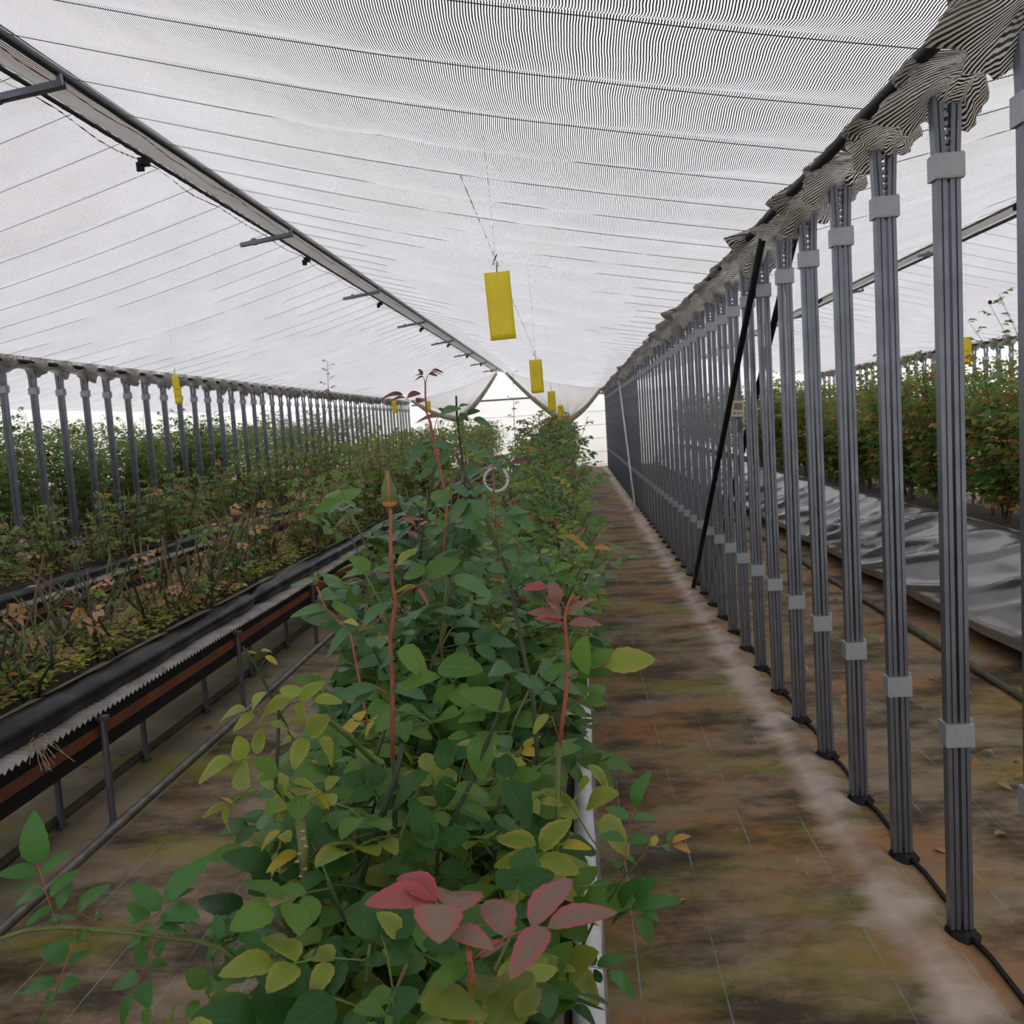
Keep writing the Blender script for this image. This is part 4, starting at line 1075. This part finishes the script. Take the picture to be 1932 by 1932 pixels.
    hero_leaf(t, c3(ox, oy, [(800, 820), (830, 760)]), l3(ox, oy, [(860, 760, 1030, 830, .5, 'blue'), (800, 790, 940, 940, .5, 'blue'), (700, 700, 840, 740, .5, 'green'), (700, 830, 790, 790, .6, 'blue')]), 1.4, 'blue')
    hero_leaf(t, c3(ox, oy, [(390, 1600), (420, 1500)]), l3(ox, oy, [(420, 1480, 270, 1450, .6), (460, 1470, 660, 1500, .5), (400, 1600, 370, 1890, .55), (330, 1440, 210, 1300, .6, 'lime'), (230, 1510, 330, 1650, .4, 'yellow')]), 1.12, 'dark')
    # --- pale yellow-green bush with the thick thorny stem
    ox, oy = 0, 1288; Y = 1.27
    t = empty('rose_bush', foot(575, 1840, Y), 'pale yellow-green rose bush with a thick thorny cut stem', 'rose bush')
    hero_stem(t, c3(ox, oy, [(1640, 1800), (1690, 1640), (1712, 1500), (1742, 1300), (1722, 1000), (1700, 780)]), Y, .0082, .0072, 'stem_green', k=10)
    th = MB(); org = np.array(t.location)
    for i in range(16):
        q = i/15; x, y = (1742-40*q+rnd.choice((-20, 20)), 1480-640*q)
        p = at(ox+x/3, oy+y/3, Y-.006)-org
        th.tube([tuple(p), tuple(p+np.array([rnd.choice((-.006, .006)), -.004, .001]))], [.003, .0004], 4)
    th.build('thorn', M['thorn'], t)
    hero_stem(t, c3(ox, oy, [(1690, 1640), (1800, 1520), (1880, 1400), (1960, 1240)]), Y, .005, .004, 'stem_green', k=8)
    hero_stem(t, c3(ox, oy, [(1700, 1000), (1760, 990), (1820, 920)]), Y, .003, .002, 'stem_dark')
    hero_stem(t, c3(ox, oy, [(1640, 680), (1560, 600), (1570, 400), (1580, 170)]), Y, .0035, .0025, 'stem_dark')
    hero_stem(t, c3(ox, oy, [(2130, 460), (2000, 330), (1860, 210)]), Y+.22, .0048, .0042, 'stem_green', Yend=Y+.02, k=8, root=True)
    hero_stem(t, c3(ox, oy, [(1430, 1745), (1560, 1830), (1640, 1900)]), Y-.02, .0065, .007, 'stem_brown', k=8)
    hero_leaf(t, c3(ox, oy, [(1580, 180), (1500, 165), (1440, 165), (1395, 155)]), l3(ox, oy, [(1392, 152, 1205, 185, .42), (1428, 165, 1445, 55, .85), (1440, 170, 1325, 250, .42), (1560, 160, 1430, 215, .5)]), Y, 'lime')
    hero_leaf(t, c3(ox, oy, [(1580, 190), (1640, 120), (1700, 105)]), l3(ox, oy, [(1645, 100, 1480, 150, .65), (1650, 95, 1640, -15, .7), (1690, 100, 1822, -20, .55), (1705, 110, 1690, 205, .95), (1775, 100, 1935, 95, .5)]), Y, 'lime')
    hero_leaf(t, c3(ox, oy, [(1560, 560), (1460, 440), (1375, 435)]), l3(ox, oy, [(1318, 440, 1088, 545, .45), (1365, 435, 1355, 308, .95), (1375, 445, 1365, 578, .95), (1452, 405, 1478, 252, .5, 'lime'), (1450, 440, 1565, 500, .7, 'green')]), Y, 'lime')
    hero_leaf(t, c3(ox, oy, [(1580, 420), (1660, 320), (1740, 305)]), l3(ox, oy, [(1650, 300, 1590, 190, .75), (1740, 300, 1862, 185, .85), (1740, 312, 1640, 465, .8), (1650, 330, 1535, 360, .6), (1800, 318, 1945, 465, .6)]), Y, 'lime')
    hero_leaf(t, c3(ox, oy, [(1470, 620), (1420, 590), (1310, 690)]), l3(ox, oy, [(1290, 690, 1138, 750, .36), (1300, 700, 1243, 868, .35), (1310, 685, 1430, 600, .25, 'green'), (1320, 690, 1270, 640, .3, 'yellow')]), Y, 'lime')
    hero_leaf(t, c3(ox, oy, [(1640, 700), (1600, 640)]), l3(ox, oy, [(1560, 660, 1500, 770, .85, 'green'), (1600, 580, 1590, 690, .9, 'green'), (1690, 640, 1690, 780, .9, 'green'), (1650, 600, 1680, 500, .5, 'green'), (1560, 530, 1470, 540, .4, 'green'), (1660, 560, 1785, 580, .35, 'lime')]), Y-.02, 'green')
    hero_leaf(t, c3(ox, oy, [(1800, 640), (1880, 600)]), l3(ox, oy, [(1840, 600, 1905, 530, .8), (1800, 620, 1710, 660, .5), (1850, 630, 1890, 690, .6), (1760, 600, 1885, 715, .25, 'yellow')]), Y+.05, 'lime')
    hero_leaf(t, c3(ox, oy, [(1700, 900), (1640, 850), (1600, 840)]), l3(ox, oy, [(1590, 840, 1447, 945, .32, 'yellow'), (1600, 850, 1640, 895, .7, 'lime'), (1690, 960, 1490, 1040, .5, 'yellow'), (1570, 1040, 1485, 1195, .6, 'yellow'), (1690, 990, 1560, 1060, .6, 'lime'), (1590, 930, 1540, 980, .8, 'lime')]), Y+.02, 'lime')
    hero_leaf(t, c3(ox, oy, [(1700, 1180), (1620, 1160), (1560, 1200)]), l3(ox, oy, [(1580, 1190, 1400, 1310, .5, 'lime'), (1700, 1120, 1570, 1200, .4, 'lime'), (1640, 1240, 1590, 1420, .5, 'yellow'), (1690, 1230, 1680, 1400, .4, 'green'), (1540, 1230, 1450, 1370, .4, 'lime')]), Y+.04, 'lime')
    hero_leaf(t, c3(ox, oy, [(1640, 1800), (1520, 1560)]), l3(ox, oy, [(1500, 1560, 1370, 1660, .6, 'lime'), (1550, 1560, 1600, 1450, .6, 'lime'), (1700, 1440, 1600, 1500, .7, 'green')]), Y+.05, 'lime')
    hero_leaf(t, c3(ox, oy, [(1250, 1900), (1160, 1740)]), l3(ox, oy, [(1160, 1730, 1060, 1620, .8, 'green'), (1160, 1740, 1320, 1660, .6, 'green'), (1130, 1800, 1040, 1900, .6, 'green'), (1190, 1780, 1350, 1870, .5, 'lime'), (1000, 1840, 920, 1940, .6, 'lime'), (860, 1850, 790, 1940, .7, 'green')]), Y-.04, 'green')
    hero_leaf(t, c3(ox, oy, [(1750, 1720), (1800, 1680)]), l3(ox, oy, [(1800, 1690, 1740, 1520, .5, 'dark'), (1820, 1680, 1960, 1560, .6, 'dark'), (1810, 1700, 1850, 1860, .55, 'dark'), (1740, 1720, 1640, 1640, .6, 'dark'), (1740, 1760, 1610, 1870, .5, 'dark'), (1560, 1900, 1470, 1960, .5, 'dark'), (1950, 1900, 1800, 1800, .8, 'lime'), (1960, 1960, 2060, 1720, .7, 'lime')]), 1.12, 'dark')
    # --- long trailing branch of small leaves
    Y = 1.16
    t = empty('rose_bush', foot(560, 1890, Y), 'long trailing rose branch of small fresh green leaflets stretching toward the trough bench', 'rose bush')
    hero_stem(t, c3(ox, oy, [(1680, 1850), (1640, 1800), (1500, 1680), (1340, 1570), (1240, 1500), (1100, 1460), (930, 1440), (740, 1415), (540, 1400), (340, 1385), (150, 1400), (0, 1450), (-120, 1500)]), Y, .0040, .0026, 'stem_green', Yend=1.1)
    k = 'small'
    hero_leaf(t, c3(ox, oy, [(335, 1385), (300, 1310), (265, 1200), (215, 1030)]), l3(ox, oy, [(215, 1025, 180, 758, .5), (215, 1080, -5, 1065, .5), (235, 1100, 365, 935, .45), (250, 1190, 65, 1235, .5), (230, 1160, 90, 1140, .4), (280, 1210, 405, 1055, .4), (330, 1280, 395, 1130, .4), (300, 1270, 130, 1355, .42), (340, 1330, 430, 1325, .45), (320, 1390, 310, 1290, .5)]), Y-.04, k, 'stem_red')
    hero_leaf(t, c3(ox, oy, [(430, 1395), (400, 1530), (330, 1700), (318, 1750)]), l3(ox, oy, [(362, 1585, 250, 1475, .62), (385, 1595, 515, 1505, .5), (440, 1480, 480, 1395, .5), (400, 1490, 330, 1400, .65), (325, 1700, 115, 1735, .42), (330, 1725, 442, 1680, .65), (315, 1770, 165, 1960, .55)]), Y-.05, k, 'stem_red')
    hero_leaf(t, c3(ox, oy, [(760, 1410), (830, 1350), (915, 1290)]), l3(ox, oy, [(910, 1290, 758, 1130, .55), (935, 1235, 1135, 985, .42), (845, 1335, 720, 1235, .62), (915, 1315, 1080, 1275, .55), (795, 1350, 697, 1335, .6), (980, 1230, 1090, 1155, .4), (880, 1370, 1010, 1320, .3), (890, 1400, 1000, 1350, .3)]), Y-.03, k, 'stem_red')
    hero_leaf(t, c3(ox, oy, [(880, 1435), (850, 1560), (790, 1700)]), l3(ox, oy, [(860, 1360, 790, 1500, .5), (830, 1400, 700, 1500, .4), (825, 1605, 760, 1470, .6), (840, 1605, 940, 1580, .5), (785, 1700, 612, 1690, .5), (800, 1700, 830, 1815, .6), (760, 1770, 638, 1950, .5), (940, 1440, 880, 1520, .5)]), Y-.03, k, 'stem_red')
    hero_leaf(t, c3(ox, oy, [(600, 1385), (500, 1330), (440, 1300)]), l3(ox, oy, [(438, 1300, 552, 1140, .42), (530, 1340, 580, 1310, .6)]), Y-.02, k, 'stem_red')
    hero_leaf(t, c3(ox, oy, [(1090, 1460), (1050, 1400), (1060, 1370)]), l3(ox, oy, [(1040, 1395, 1090, 1350, .6), (1060, 1400, 970, 1430, .4)]), Y-.02, k, 'stem_red')
    hero_leaf(t, c3(ox, oy, [(1260, 1520), (1270, 1460), (1330, 1445)]), l3(ox, oy, [(1245, 1455, 1228, 1295, .42), (1310, 1455, 1380, 1270, .4), (1245, 1455, 1165, 1375, .5), (1340, 1445, 1570, 1490, .4), (1260, 1470, 1115, 1575, .4), (1310, 1470, 1290, 1645, .4), (1215, 1560, 1215, 1690, .55), (1300, 1665, 1378, 1680, .6), (1400, 1420, 1435, 1280, .4), (1330, 1520, 1445, 1560, .4), (1400, 1580, 1420, 1640, .6)]), Y-.01, k, 'stem_red')
    hero_leaf(t, c3(ox, oy, [(1480, 1560), (1500, 1640)]), l3(ox, oy, [(1490, 1600, 1410, 1660, .5), (1500, 1640, 1540, 1560, .5)]), Y, k, 'stem_green')
    # two leaves poking up at the picture's middle-left: thin canes with few leaves
    t = empty('rose_bush', foot(640, 1330, 1.75), 'thin rose cane with a small green bud beside the pale grey floor pipe', 'rose bush')
    hero_stem(t, [(700, 1400), (660, 1190), (615, 1150), (598, 1106)], 1.75, .003, .002, 'stem_red'); make_bud(t, 597, 1103, 1.75, .024)
    hero_leaf(t, [(640, 1165), (610, 1150)], [(620, 1150, 545, 1150, .4, 'blue'), (615, 1155, 572, 1165, .3, 'blue'), (625, 1140, 668, 1160, .5, 'green'), (640, 1130, 600, 1125, .4, 'blue')], 1.75, 'blue', 'stem_red')
    hero_stem(t, [(520, 1330), (480, 1250), (458, 1220)], 1.9, .003, .0025, 'stem_dark', root=True)
    hero_leaf(t, [(490, 1260), (500, 1245)], [(465, 1232, 486, 1230, .45, 'lime'), (492, 1228, 516, 1225, .4, 'yellow'), (500, 1238, 525, 1250, .5, 'yellow')], 1.9, 'yellow')
heroes()

# dark silhouetted shoots reaching above the foliage
def shoot(px, py0, py1, Y, foot_x, label, keys, n=9, seed=1):
    r = random.Random(seed)
    top = at(px, py0, Y)
    t = empty('rose_bush', (foot_x, Y, BEDZ), label, 'rose bush')
    org = np.array(t.location); P = [np.array([0, 0, 0.0]), (at(px, py1+60, Y)-org)*.7, at(px+2, py1, Y)-org, top-org]
    MB().tube([tuple(p) for p in P], [.005, .004, .003, .0015], 5).build('cane', M['stem_brown'], t)
    for i in range(n):
        q = i/(n-1); p = P[2]*(1-q)+P[3]*q; ga = i*2.4
        d = (math.cos(ga), math.sin(ga), .5)
        link('leaf', compound_mesh(i % 5, r.choice(keys)), t, mat=frame(p, d, (0, -.2, 1)) @ Matrix.Scale(.55*(1-.4*q), 4))
shoot(618, 683, 760, 6.8, -2.4, 'tall thin rose shoot of dark maroon leaves rising over the pruned trough bench', ['maroon'], 10, 1)
shoot(968, 703, 800, 8.2, -.45, 'thin dark-leaved rose shoot standing tall in the distant part of the walkway bed', ['dark', 'maroon'], 9, 2)

# ------------------------------------------------------------------ pruned benches
PRUNE_L = 'pruned rose bush of bare cut canes in the trough bench next to the walkway bed'
PRUNE_G = 'pruned roses in the near trough'
def pruned_plan(r, h, n):
    canes = []; twigs = []
    for c in range(n):
        az = r.random()*6.28; hh = h*r.uniform(.45, 1.0); sp = r.uniform(.04, .3)
        p0 = np.array([r.uniform(-.08, .08), r.uniform(-.08, .08), -.01])
        pts = [p0]
        for q in (.3, .6, 1.0):
            pts.append(p0+np.array([math.cos(az)*sp*q+r.uniform(-.035, .035), math.sin(az)*sp*q+r.uniform(-.035, .035), hh*q*r.uniform(.92, 1.05)]))
        canes.append(pts)
        for _ in range(3):
            q = r.choice((1, 2)); b_ = pts[q]; a2 = r.random()*6.28; l = r.uniform(.06, .18)
            e = b_+np.array([math.cos(a2)*l*.8, math.sin(a2)*l*.8, l*r.uniform(.3, .8)]); twigs.append([b_, (b_+e)/2+np.array([0, 0, -.01]), e])
    return canes, twigs
def pruned_leaves(r, canes, n, pal):
    out = []
    for _ in range(n):
        c = r.choice(canes); q = r.uniform(.25, 1); j = q*3; a = min(2, int(j)); p = c[a]*(1-(j-a))+c[a+1]*(j-a)
        az = r.random()*6.28; d = (math.cos(az), math.sin(az), r.uniform(-.6, .5) if p[2] > .2 else r.uniform(.1, .6))
        out.append((tuple(p), d, (r.gauss(0, .5), r.gauss(0, .5), 1), r.uniform(.6, .95), pick(r, pal), r.randrange(5)))
    return out
FARLAB = {'pruned roses in the near trough': 'leafier unpruned rose bush in the distant part of the trough next to the walkway bed',
          'thin roses before the post row': 'leafy rose bush in the distant part of the trough bench at the post row'}
def pruned_row(x, ystart, yend, near, label, group, seed, hfun, pal, nlf, farpal=None):
    r = random.Random(seed); y = ystart; protos = []
    far_row(x-.14, x+.14, YFAR, yend, .33, hfun(YFAR)*1.0, .3, 220, farpal or pal, seed+40)
    while y < YFAR:
        if y < near:
            t = empty('pruned_rose_bush', (x+r.uniform(-.14, .14), y, BEDZ), label, 'rose bush', group)
            canes, tw = pruned_plan(r, hfun(y), r.randint(6, 9))
            for c in canes: link('cane', cane_mesh(c, .0075, .0045, 6, M[r.choice(('stem_brown', 'stem_green', 'stem_brown', 'stem_dark'))]), t)
            for c in tw: link('twig', cane_mesh(c, .004, .002, 4, M[r.choice(('stem_green', 'stem_dark', 'stem_brown'))]), t)
            for p, d, up, s, key, i in pruned_leaves(r, canes, nlf(y, r), pal): link('leaf', compound_mesh(i, key), t, mat=frame(p, d, up) @ Matrix.Scale(s, 4))
        else:
            if len(protos) < 6:
                t = empty('rose_bush', (x+r.uniform(-.14, .14), y, BEDZ), FARLAB[group], 'rose bush', group+', distant')
                canes, tw = pruned_plan(r, hfun(y), 8); b = MB()
                for c in canes: b.tube(c, [.007, .006, .005, .004], 3)
                for c in tw: b.tube(c, [.004, .003, .002], 3)
                b.build('canes', M['stem_brown'], t)['kind'] = 'stuff'
                fr, ks = [], []
                for p, d, up, s, key, i in pruned_leaves(r, canes, int(nlf(y, r)*1.8)+12, farpal or pal):
                    f = frame(p, d, up) @ Matrix.Scale(s, 4)
                    for m in CMP[i][1]: fr.append(f @ m); ks.append(key)
                joined_foliage('foliage', fr, ks, t); protos.append(t)
            else:
                hs = hfun(y)/hfun(near)
                copy_bush(r.choice(protos), (x+r.uniform(-.14, .14), y, BEDZ), r.random()*6.28, (r.uniform(.9, 1.15), hs*r.uniform(.85, 1.2)))
        y += r.uniform(.20, .28)*(1 if y < near else 1.25)
PAL_DRY = [('dry', 46), ('orange', 5), ('green', 22), ('lime', 18), ('blue', 9)]
pruned_row(-2.47, 2.75, 29.5, 8.0, PRUNE_L, PRUNE_G, 21, lambda y: .56+.06*max(0, min(y-6, 8)), PAL_DRY, lambda y, r: r.randint(7, 13)+int(max(0, y-5.5)*9), [('pale', 50), ('lime', 34), ('dry', 13), ('green', 5)])
pruned_row(-4.5, 5.2, 29.5, 9.5, 'rose bush of thin canes with sparse leaves in the trough bench at the post row', 'thin roses before the post row', 22,
           lambda y: .66+.04*max(0, min(y-8, 8)), [('pale', 48), ('green', 14), ('lime', 26), ('dry', 9), ('orange', 3)], lambda y, r: r.randint(26, 36))

# clover weeds and dead-leaf litter on the troughs
def weeds(x0, x1, y0, y1, n, name, lab, seed, keys, sz):
    r = random.Random(seed); fr = []; ks = []
    for _ in range(n):
        f = r.random()**1.7; y = y0+(y1-y0)*f; x = r.uniform(x0, x1); z = .645+.08*r.random()**2; s = r.uniform(*sz)
        k = r.choice(keys); a0 = r.random()*6
        for j in range(3):
            m = Matrix.Translation((x, y, z)) @ Matrix.Rotation(a0+j*2.09, 4, 'Z') @ Matrix.Rotation(r.uniform(-.15, .45), 4, 'X') @ Matrix.Diagonal((s*1.25, s, s, 1))
            fr.append(m); ks.append(k)
    o = joined_foliage(name, fr, ks, None, kind='stuff', mats=[M['weed'], M['dry'], M['lime'], M['orange']], index={'weed': 0, 'dry': 1, 'lime': 2, 'orange': 3})
    tag(o, lab, 'weeds')
weeds(-2.73, -2.26, 2.4, 29, 8500, 'clover_weeds', 'yellow-green clover weeds covering the soil of the pruned trough next to the walkway bed', 31, ['weed', 'weed', 'lime', 'dry'], (.016, .032))
weeds(-4.76, -4.29, 5.0, 29, 5000, 'clover_weeds', 'yellow-green clover weeds on the trough at the post row', 32, ['weed', 'lime', 'dry', 'dry'], (.014, .03))

DRY = [tpl_mesh('dry_leaf', leaflet_tpl(6, ra, fo, cu, .04), M[k]) for ra, fo, cu, k in ((.6, .7, .5, 'dry'), (.55, -.5, -.3, 'dry'), (.65, .9, .1, 'dry'), (.5, .5, .7, 'orange'))]
def dry_leaf(x, y, z, s, r, label, group):
    o = link('dry_leaf', r.choice(DRY)); o.matrix_basis = Matrix.Translation((x, y, z)) @ Matrix.Rotation(r.random()*6.28, 4, 'Z') @ Matrix.Rotation(r.uniform(-.4, .4), 4, 'Y') @ Matrix.Rotation(r.uniform(-.2, .3), 4, 'X') @ Matrix.Scale(s, 4)
    zmin = min((o.matrix_basis @ v.co).z for v in o.data.vertices)
    o.location.z += z-zmin
    return tag(o, label, 'leaf', group)
r = random.Random(41)
for i in range(110):
    y = 2.9+6.5*r.random()**1.4
    dry_leaf(r.uniform(-2.72, -2.32), y, .642+r.uniform(0, .03), r.uniform(.035, .06), r, 'curled brown dead leaf lying in the trough of pruned roses', 'dead leaves in the near trough')
for i in range(56):
    y = 3.2+7*r.random()**1.3
    dry_leaf(r.uniform(1.2, 2.15), y, .001, r.uniform(.035, .07), r, 'curled brown dead leaf on the ground between the posts and the film-wrapped bed', 'dead leaves beyond the posts')
for i in range(14):
    dry_leaf(r.uniform(.2, .72), r.uniform(2.1, 7), .001, r.uniform(.015, .03), r, 'small dead leaf scrap on the brown walkway', 'leaf scraps on the walkway')
for i in range(20):
    y = r.uniform(2.6, 6.5)
    dry_leaf(r.choice((r.uniform(-2.62, -2.44), r.uniform(-1.95, -1.5), r.uniform(-2.22, -2.13))), y, .001, r.uniform(.03, .055), r, 'dead leaf on the ground by the pipes under the trough bench', 'dead leaves by the floor pipes')
r2 = random.Random(43)
for i in range(26):
    dry_leaf(-2.106+r2.uniform(-.006, .006), 2.9+r2.random()*5, .520, r2.uniform(.018, .028), r2, 'dead leaf scrap resting on the corrugated lip of the trough bench', 'leaf scraps on the corrugated lip')

# ------------------------------------------------------------------ tall hedges of the side bays
def hedge(xa, xb, ystart, yend, step, h, label, group, seed, pal, toppal, nleaf, nproto=7, spread=.34, lowfrac=.13):
    r = random.Random(seed); protos = []; y = ystart
    far_row(xa, xb, YFAR, yend, .33, h*1.02, spread, 300, pal, seed+40)
    while y < YFAR:
        x = r.uniform(xa, xb)
        if len(protos) < nproto:
            t = empty('rose_bush', (x, y, BEDZ), label, 'rose bush', group)
            canes, leaves = bush_plan(r, h*r.uniform(.9, 1.1), spread, 8, nleaf, pal, (0, 0), toppal, lowfrac, 1.05)
            realise(t, canes, leaves, 2, r); protos.append(t)
        else: copy_bush(r.choice(protos), (x, y, BEDZ), r.random()*6.28, (r.uniform(.9, 1.15), r.uniform(.82, 1.12)))
        y += step*r.uniform(.8, 1.2)
hedge(-6.8, -6.32, 6.6, 29.5, .27, 1.50, 'tall green rose bush in the hedge behind the post row', 'roses behind the post row', 51,
      [('pale', 60), ('green', 14), ('lime', 26), ('orange', 2)], [('pale', 50), ('green', 25), ('dark', 5), ('maroon', 8), ('lime', 12)], 190, spread=.40)
hedge(3.24, 3.5, 4.8, 29.5, .30, 1.36, 'bushy rose with green and orange leaves in the film-wrapped bed', 'roses in the film-wrapped bed', 52,
      [('green', 34), ('pale', 20), ('dark', 6), ('lime', 18), ('orange', 14), ('yellow', 6), ('dry', 2)], [('pale', 30), ('green', 18), ('orange', 28), ('lime', 18), ('yellow', 8)], 230, spread=.32)
far_row(5.5, 5.95, 9, 29, .33, 1.3, .36, 420, [('green', 60), ('lime', 25), ('orange', 10), ('dark', 5)], 71)
far_row(-8.6, -8.1, 6, 29.5, .30, 1.32, .42, 480, [('pale', 60), ('lime', 38)], 72)
tag(joined_foliage('distant_rose_rows', FAR_FR, FAR_K, None, TINY), 'distant rows of rose foliage running together toward the gable end and side walls', 'roses')
# tall flowering shoot above the right-hand hedge
t = empty('rose_bush', (3.35, 6.5, BEDZ), 'tall rose spray with one small red bloom above the film-wrapped bed', 'rose bush')
org = np.array(t.location)
for (px, py), k in (((1868, 575), 1), ((1885, 556), 2), ((1830, 610), 3)):
    top = at(px, py, 7.0)-org; P = [np.array([0, 0, -.01]), top*.6+np.array([.05, 0, .1]), top]
    MB().tube([tuple(p) for p in P], [.005, .003, .0015], 4).build('cane', M['stem_green'], t)
    for i in range(8):
        q = .45+.55*i/7; p = P[1]*(1-(q-.45)/.55)+P[2]*((q-.45)/.55); ga = i*2.4+k
        link('leaf', compound_mesh(i % 5, ['green', 'dark', 'green', 'lime'][i % 4]), t, mat=frame(p, (math.cos(ga), math.sin(ga), .5), (0, -.2, 1)) @ Matrix.Scale(.7, 4))
M['bloom'] = leaf_mat('petal_crimson', (.4, .02, .06), (.5, .04, .1), (.4, .05, .1), .2)
pet = leaflet_tpl(4, .95, .6, -.3)
def bloom(p, parent, s=.03, kind=None):
    fr = []; ks = []
    for i in range(14):
        a = i*2.4; el = .35+.75*(1-i/14)
        d = (math.cos(a)*math.sin(el), math.sin(a)*math.sin(el), math.cos(el)); fr.append(frame(p, d, (-d[0], -d[1], .4)) @ Matrix.Scale(s*(.7+.3*i/14), 4)); ks.append('b')
    return joined_foliage('bloom', fr, ks, parent, [pet], None, [M['bloom']], {'b': 0})
bloom(tuple(at(1868, 575, 7.0)-org), t, .035)
for px, py in ((92, 862), (126, 846), (222, 855), (575, 822), (380, 915)):
    p = at(px, py, 10.0); p = CAM+(p-CAM)*(-6.45/p[0])           # in the hedge behind the post row
    t = empty('rose_bush', (-6.5, float(p[1])+.05, BEDZ), 'rose cane with one crimson bloom in the hedge behind the post row', 'rose bush', 'crimson blooms behind the post row')
    q = p-np.array(t.location)
    MB().tube([(0, 0, -.012), tuple(q*np.array([.6, .6, .6])), tuple(q)], .004, 4).build('cane', M['stem_green'], t); bloom(tuple(q), t, .06)

# ------------------------------------------------------------------ yellow sticky cards
CARDS = []
def sticky_card(px, py, Y, h, label, group=None, ry=.0, rx=0.0, wire=True, w_=None, lines=False):
    c = at(px, py, Y); w_ = w_ or h*.385
    t = empty('sticky_card', (c[0], c[1], c[2]-h/2), label, 'sticky trap', group)
    t.rotation_euler = (rx, ry, .08); CARDS.append(t)
    # thin card with a slight bow, punched eyelets marked by rings
    nx, nz = 4, 10; P = np.zeros((nx+1, nz+1, 3))
    for i in range(nx+1):
        for j in range(nz+1):
            u, v = i/nx-.5, j/nz
            P[i, j] = (u*w_, .006*math.cos(v*3)+.004*math.cos(u*4), v*h)
    me = grid_mesh('card', P, M['card'])
    o = link('card', me, t); sm = o.modifiers.new('thickness', 'SOLIDIFY'); sm.thickness = .0012
    for z in (h*.955, h*.06):
        b = MB()
        for i in range(8):
            a = 2*PI*i/8; b.v.append((.0045*math.cos(a), -.0, .0045*math.sin(a)))
        b.f.append(tuple(range(8))); b.m.append(0); b.build('eyelet', M['white'], t, (0, -.0005 + .006*math.cos(z/h*3)+.001, z))
    if lines:
        for z in (.28, .5, .72): MB().box(-w_/2, w_/2, -.001, .0, -.0015, .0015).build('print_line', M['speck'], t, (0, .003, h*z))
    else:
        b = MB()
        for _ in range(9): x, z = rnd.uniform(-.45, .45)*w_, rnd.uniform(.05, .9)*h; b.box(x-.001, x+.001, .0005, .002, z-.0012, z+.0012)
        b.build('insect_specks', M['speck'], t)['kind'] = 'stuff'
    if wire:
        b = MB(); b.tube([(0, .004, h*.955), (.002, -.004, h+.012), (.006, 0, h+.035), (-.012, 0, h+.028), (-.002, .004, h+.05), (.008, .0, h+.065)], .0022, 5); b.build('hook_wire', M['wire'], t)
    # cord up to the shade cloth
    xr, xe = min(((XG, XR), (XG-.22, XL), (4.10, XR), (4.32, XRR)), key=lambda q: 0 if min(q) <= c[0] <= max(q) else 1)
    zt = roof_z((c[0]-xr)/(xe-xr))-.02-(c[2]-h/2)
    MB().tube([(0, .004, h*.955), (.004, 0, (h+zt)/2), (0, 0, zt)], .0006, 3).build('hanging_cord', M['pipe_grey'], t)
    return t
Lc = 'yellow sticky card hung above the walkway bed, '
sticky_card(946, 577, 3.54, .25, Lc+'the largest one, in full view', ry=-.04)
sticky_card(1013, 710, 7.08, .25, Lc+'next along from the largest', ry=-.02)
sticky_card(1041, 757, 11.6, .25, Lc+'third along from the largest', ry=0)
sticky_card(1058, 779, 15.2, .25, Lc+'half hidden by leaf tips', ry=0)
sticky_card(335, 735, 8.2, .25, 'yellow sticky trap card with printed lines in front of the post row', ry=-.04, lines=True, w_=.065)
sticky_card(744, 768, 18, .24, 'small distant yellow sticky card hanging by the post row end', wire=False)
sticky_card(809, 766, 20, .22, 'small distant yellow sticky card near the gable drape', wire=False)
sticky_card(1823, 662, 9.0, .255, 'yellow sticky card half hidden by rose leaves above the film-wrapped bed', wire=False, lines=True)
# wire line above the bed, caught by the hooks of the cards
pts = [at(868, 330, 2.6)]; pts[0][2] = min(pts[0][2], 2.85)
for c_ in CARDS[:4]: pts.append(np.array(c_.matrix_basis @ Vector((.0, .0, .25+.05))))
pts.append(pts[-1]+np.array([.002, .06, .0]))
o = MB().tube([tuple(p-pts[0]) for p in pts], .0008, 4).build('card_wire', M['pipe_grey'], None, tuple(pts[0])); tag(o, 'thin wire strung above the walkway bed holding the yellow cards', 'wire')

# white plastic ring hooked on the red cane, among the leaves
p = at(936, 905, 2.527); b = MB(); k = 28
b.tube([(.032*math.cos(2*PI*i/k), 0, .032*math.sin(2*PI*i/k)) for i in range(k+1)], .0042, 7)
tag(b.build('white_hoop', M['white'], None, tuple(p), True), 'white plastic hoop half hidden among the rose leaves', 'hoop')

# dead vine tangle hanging over the corrugated lip
p0 = np.array([-2.098, 3.28, .521]); t = empty('dry_weed', tuple(p0), 'tangle of pale dry weed stems hanging over the corrugated lip', 'weed')
r = random.Random(9)
for i in range(12):
    pts = [np.zeros(3)]; d = np.array([r.uniform(.12, .4), r.uniform(-.6, .5), r.uniform(.3, .7)])
    for j in range(6):
        pts.append(pts[-1]+d*.035); d = d+np.array([r.uniform(-.1, .25), r.uniform(-.3, .3), -.28])
    MB().tube([tuple(q) for q in pts], .0016, 4).build('stalk', M['thorn'], t)
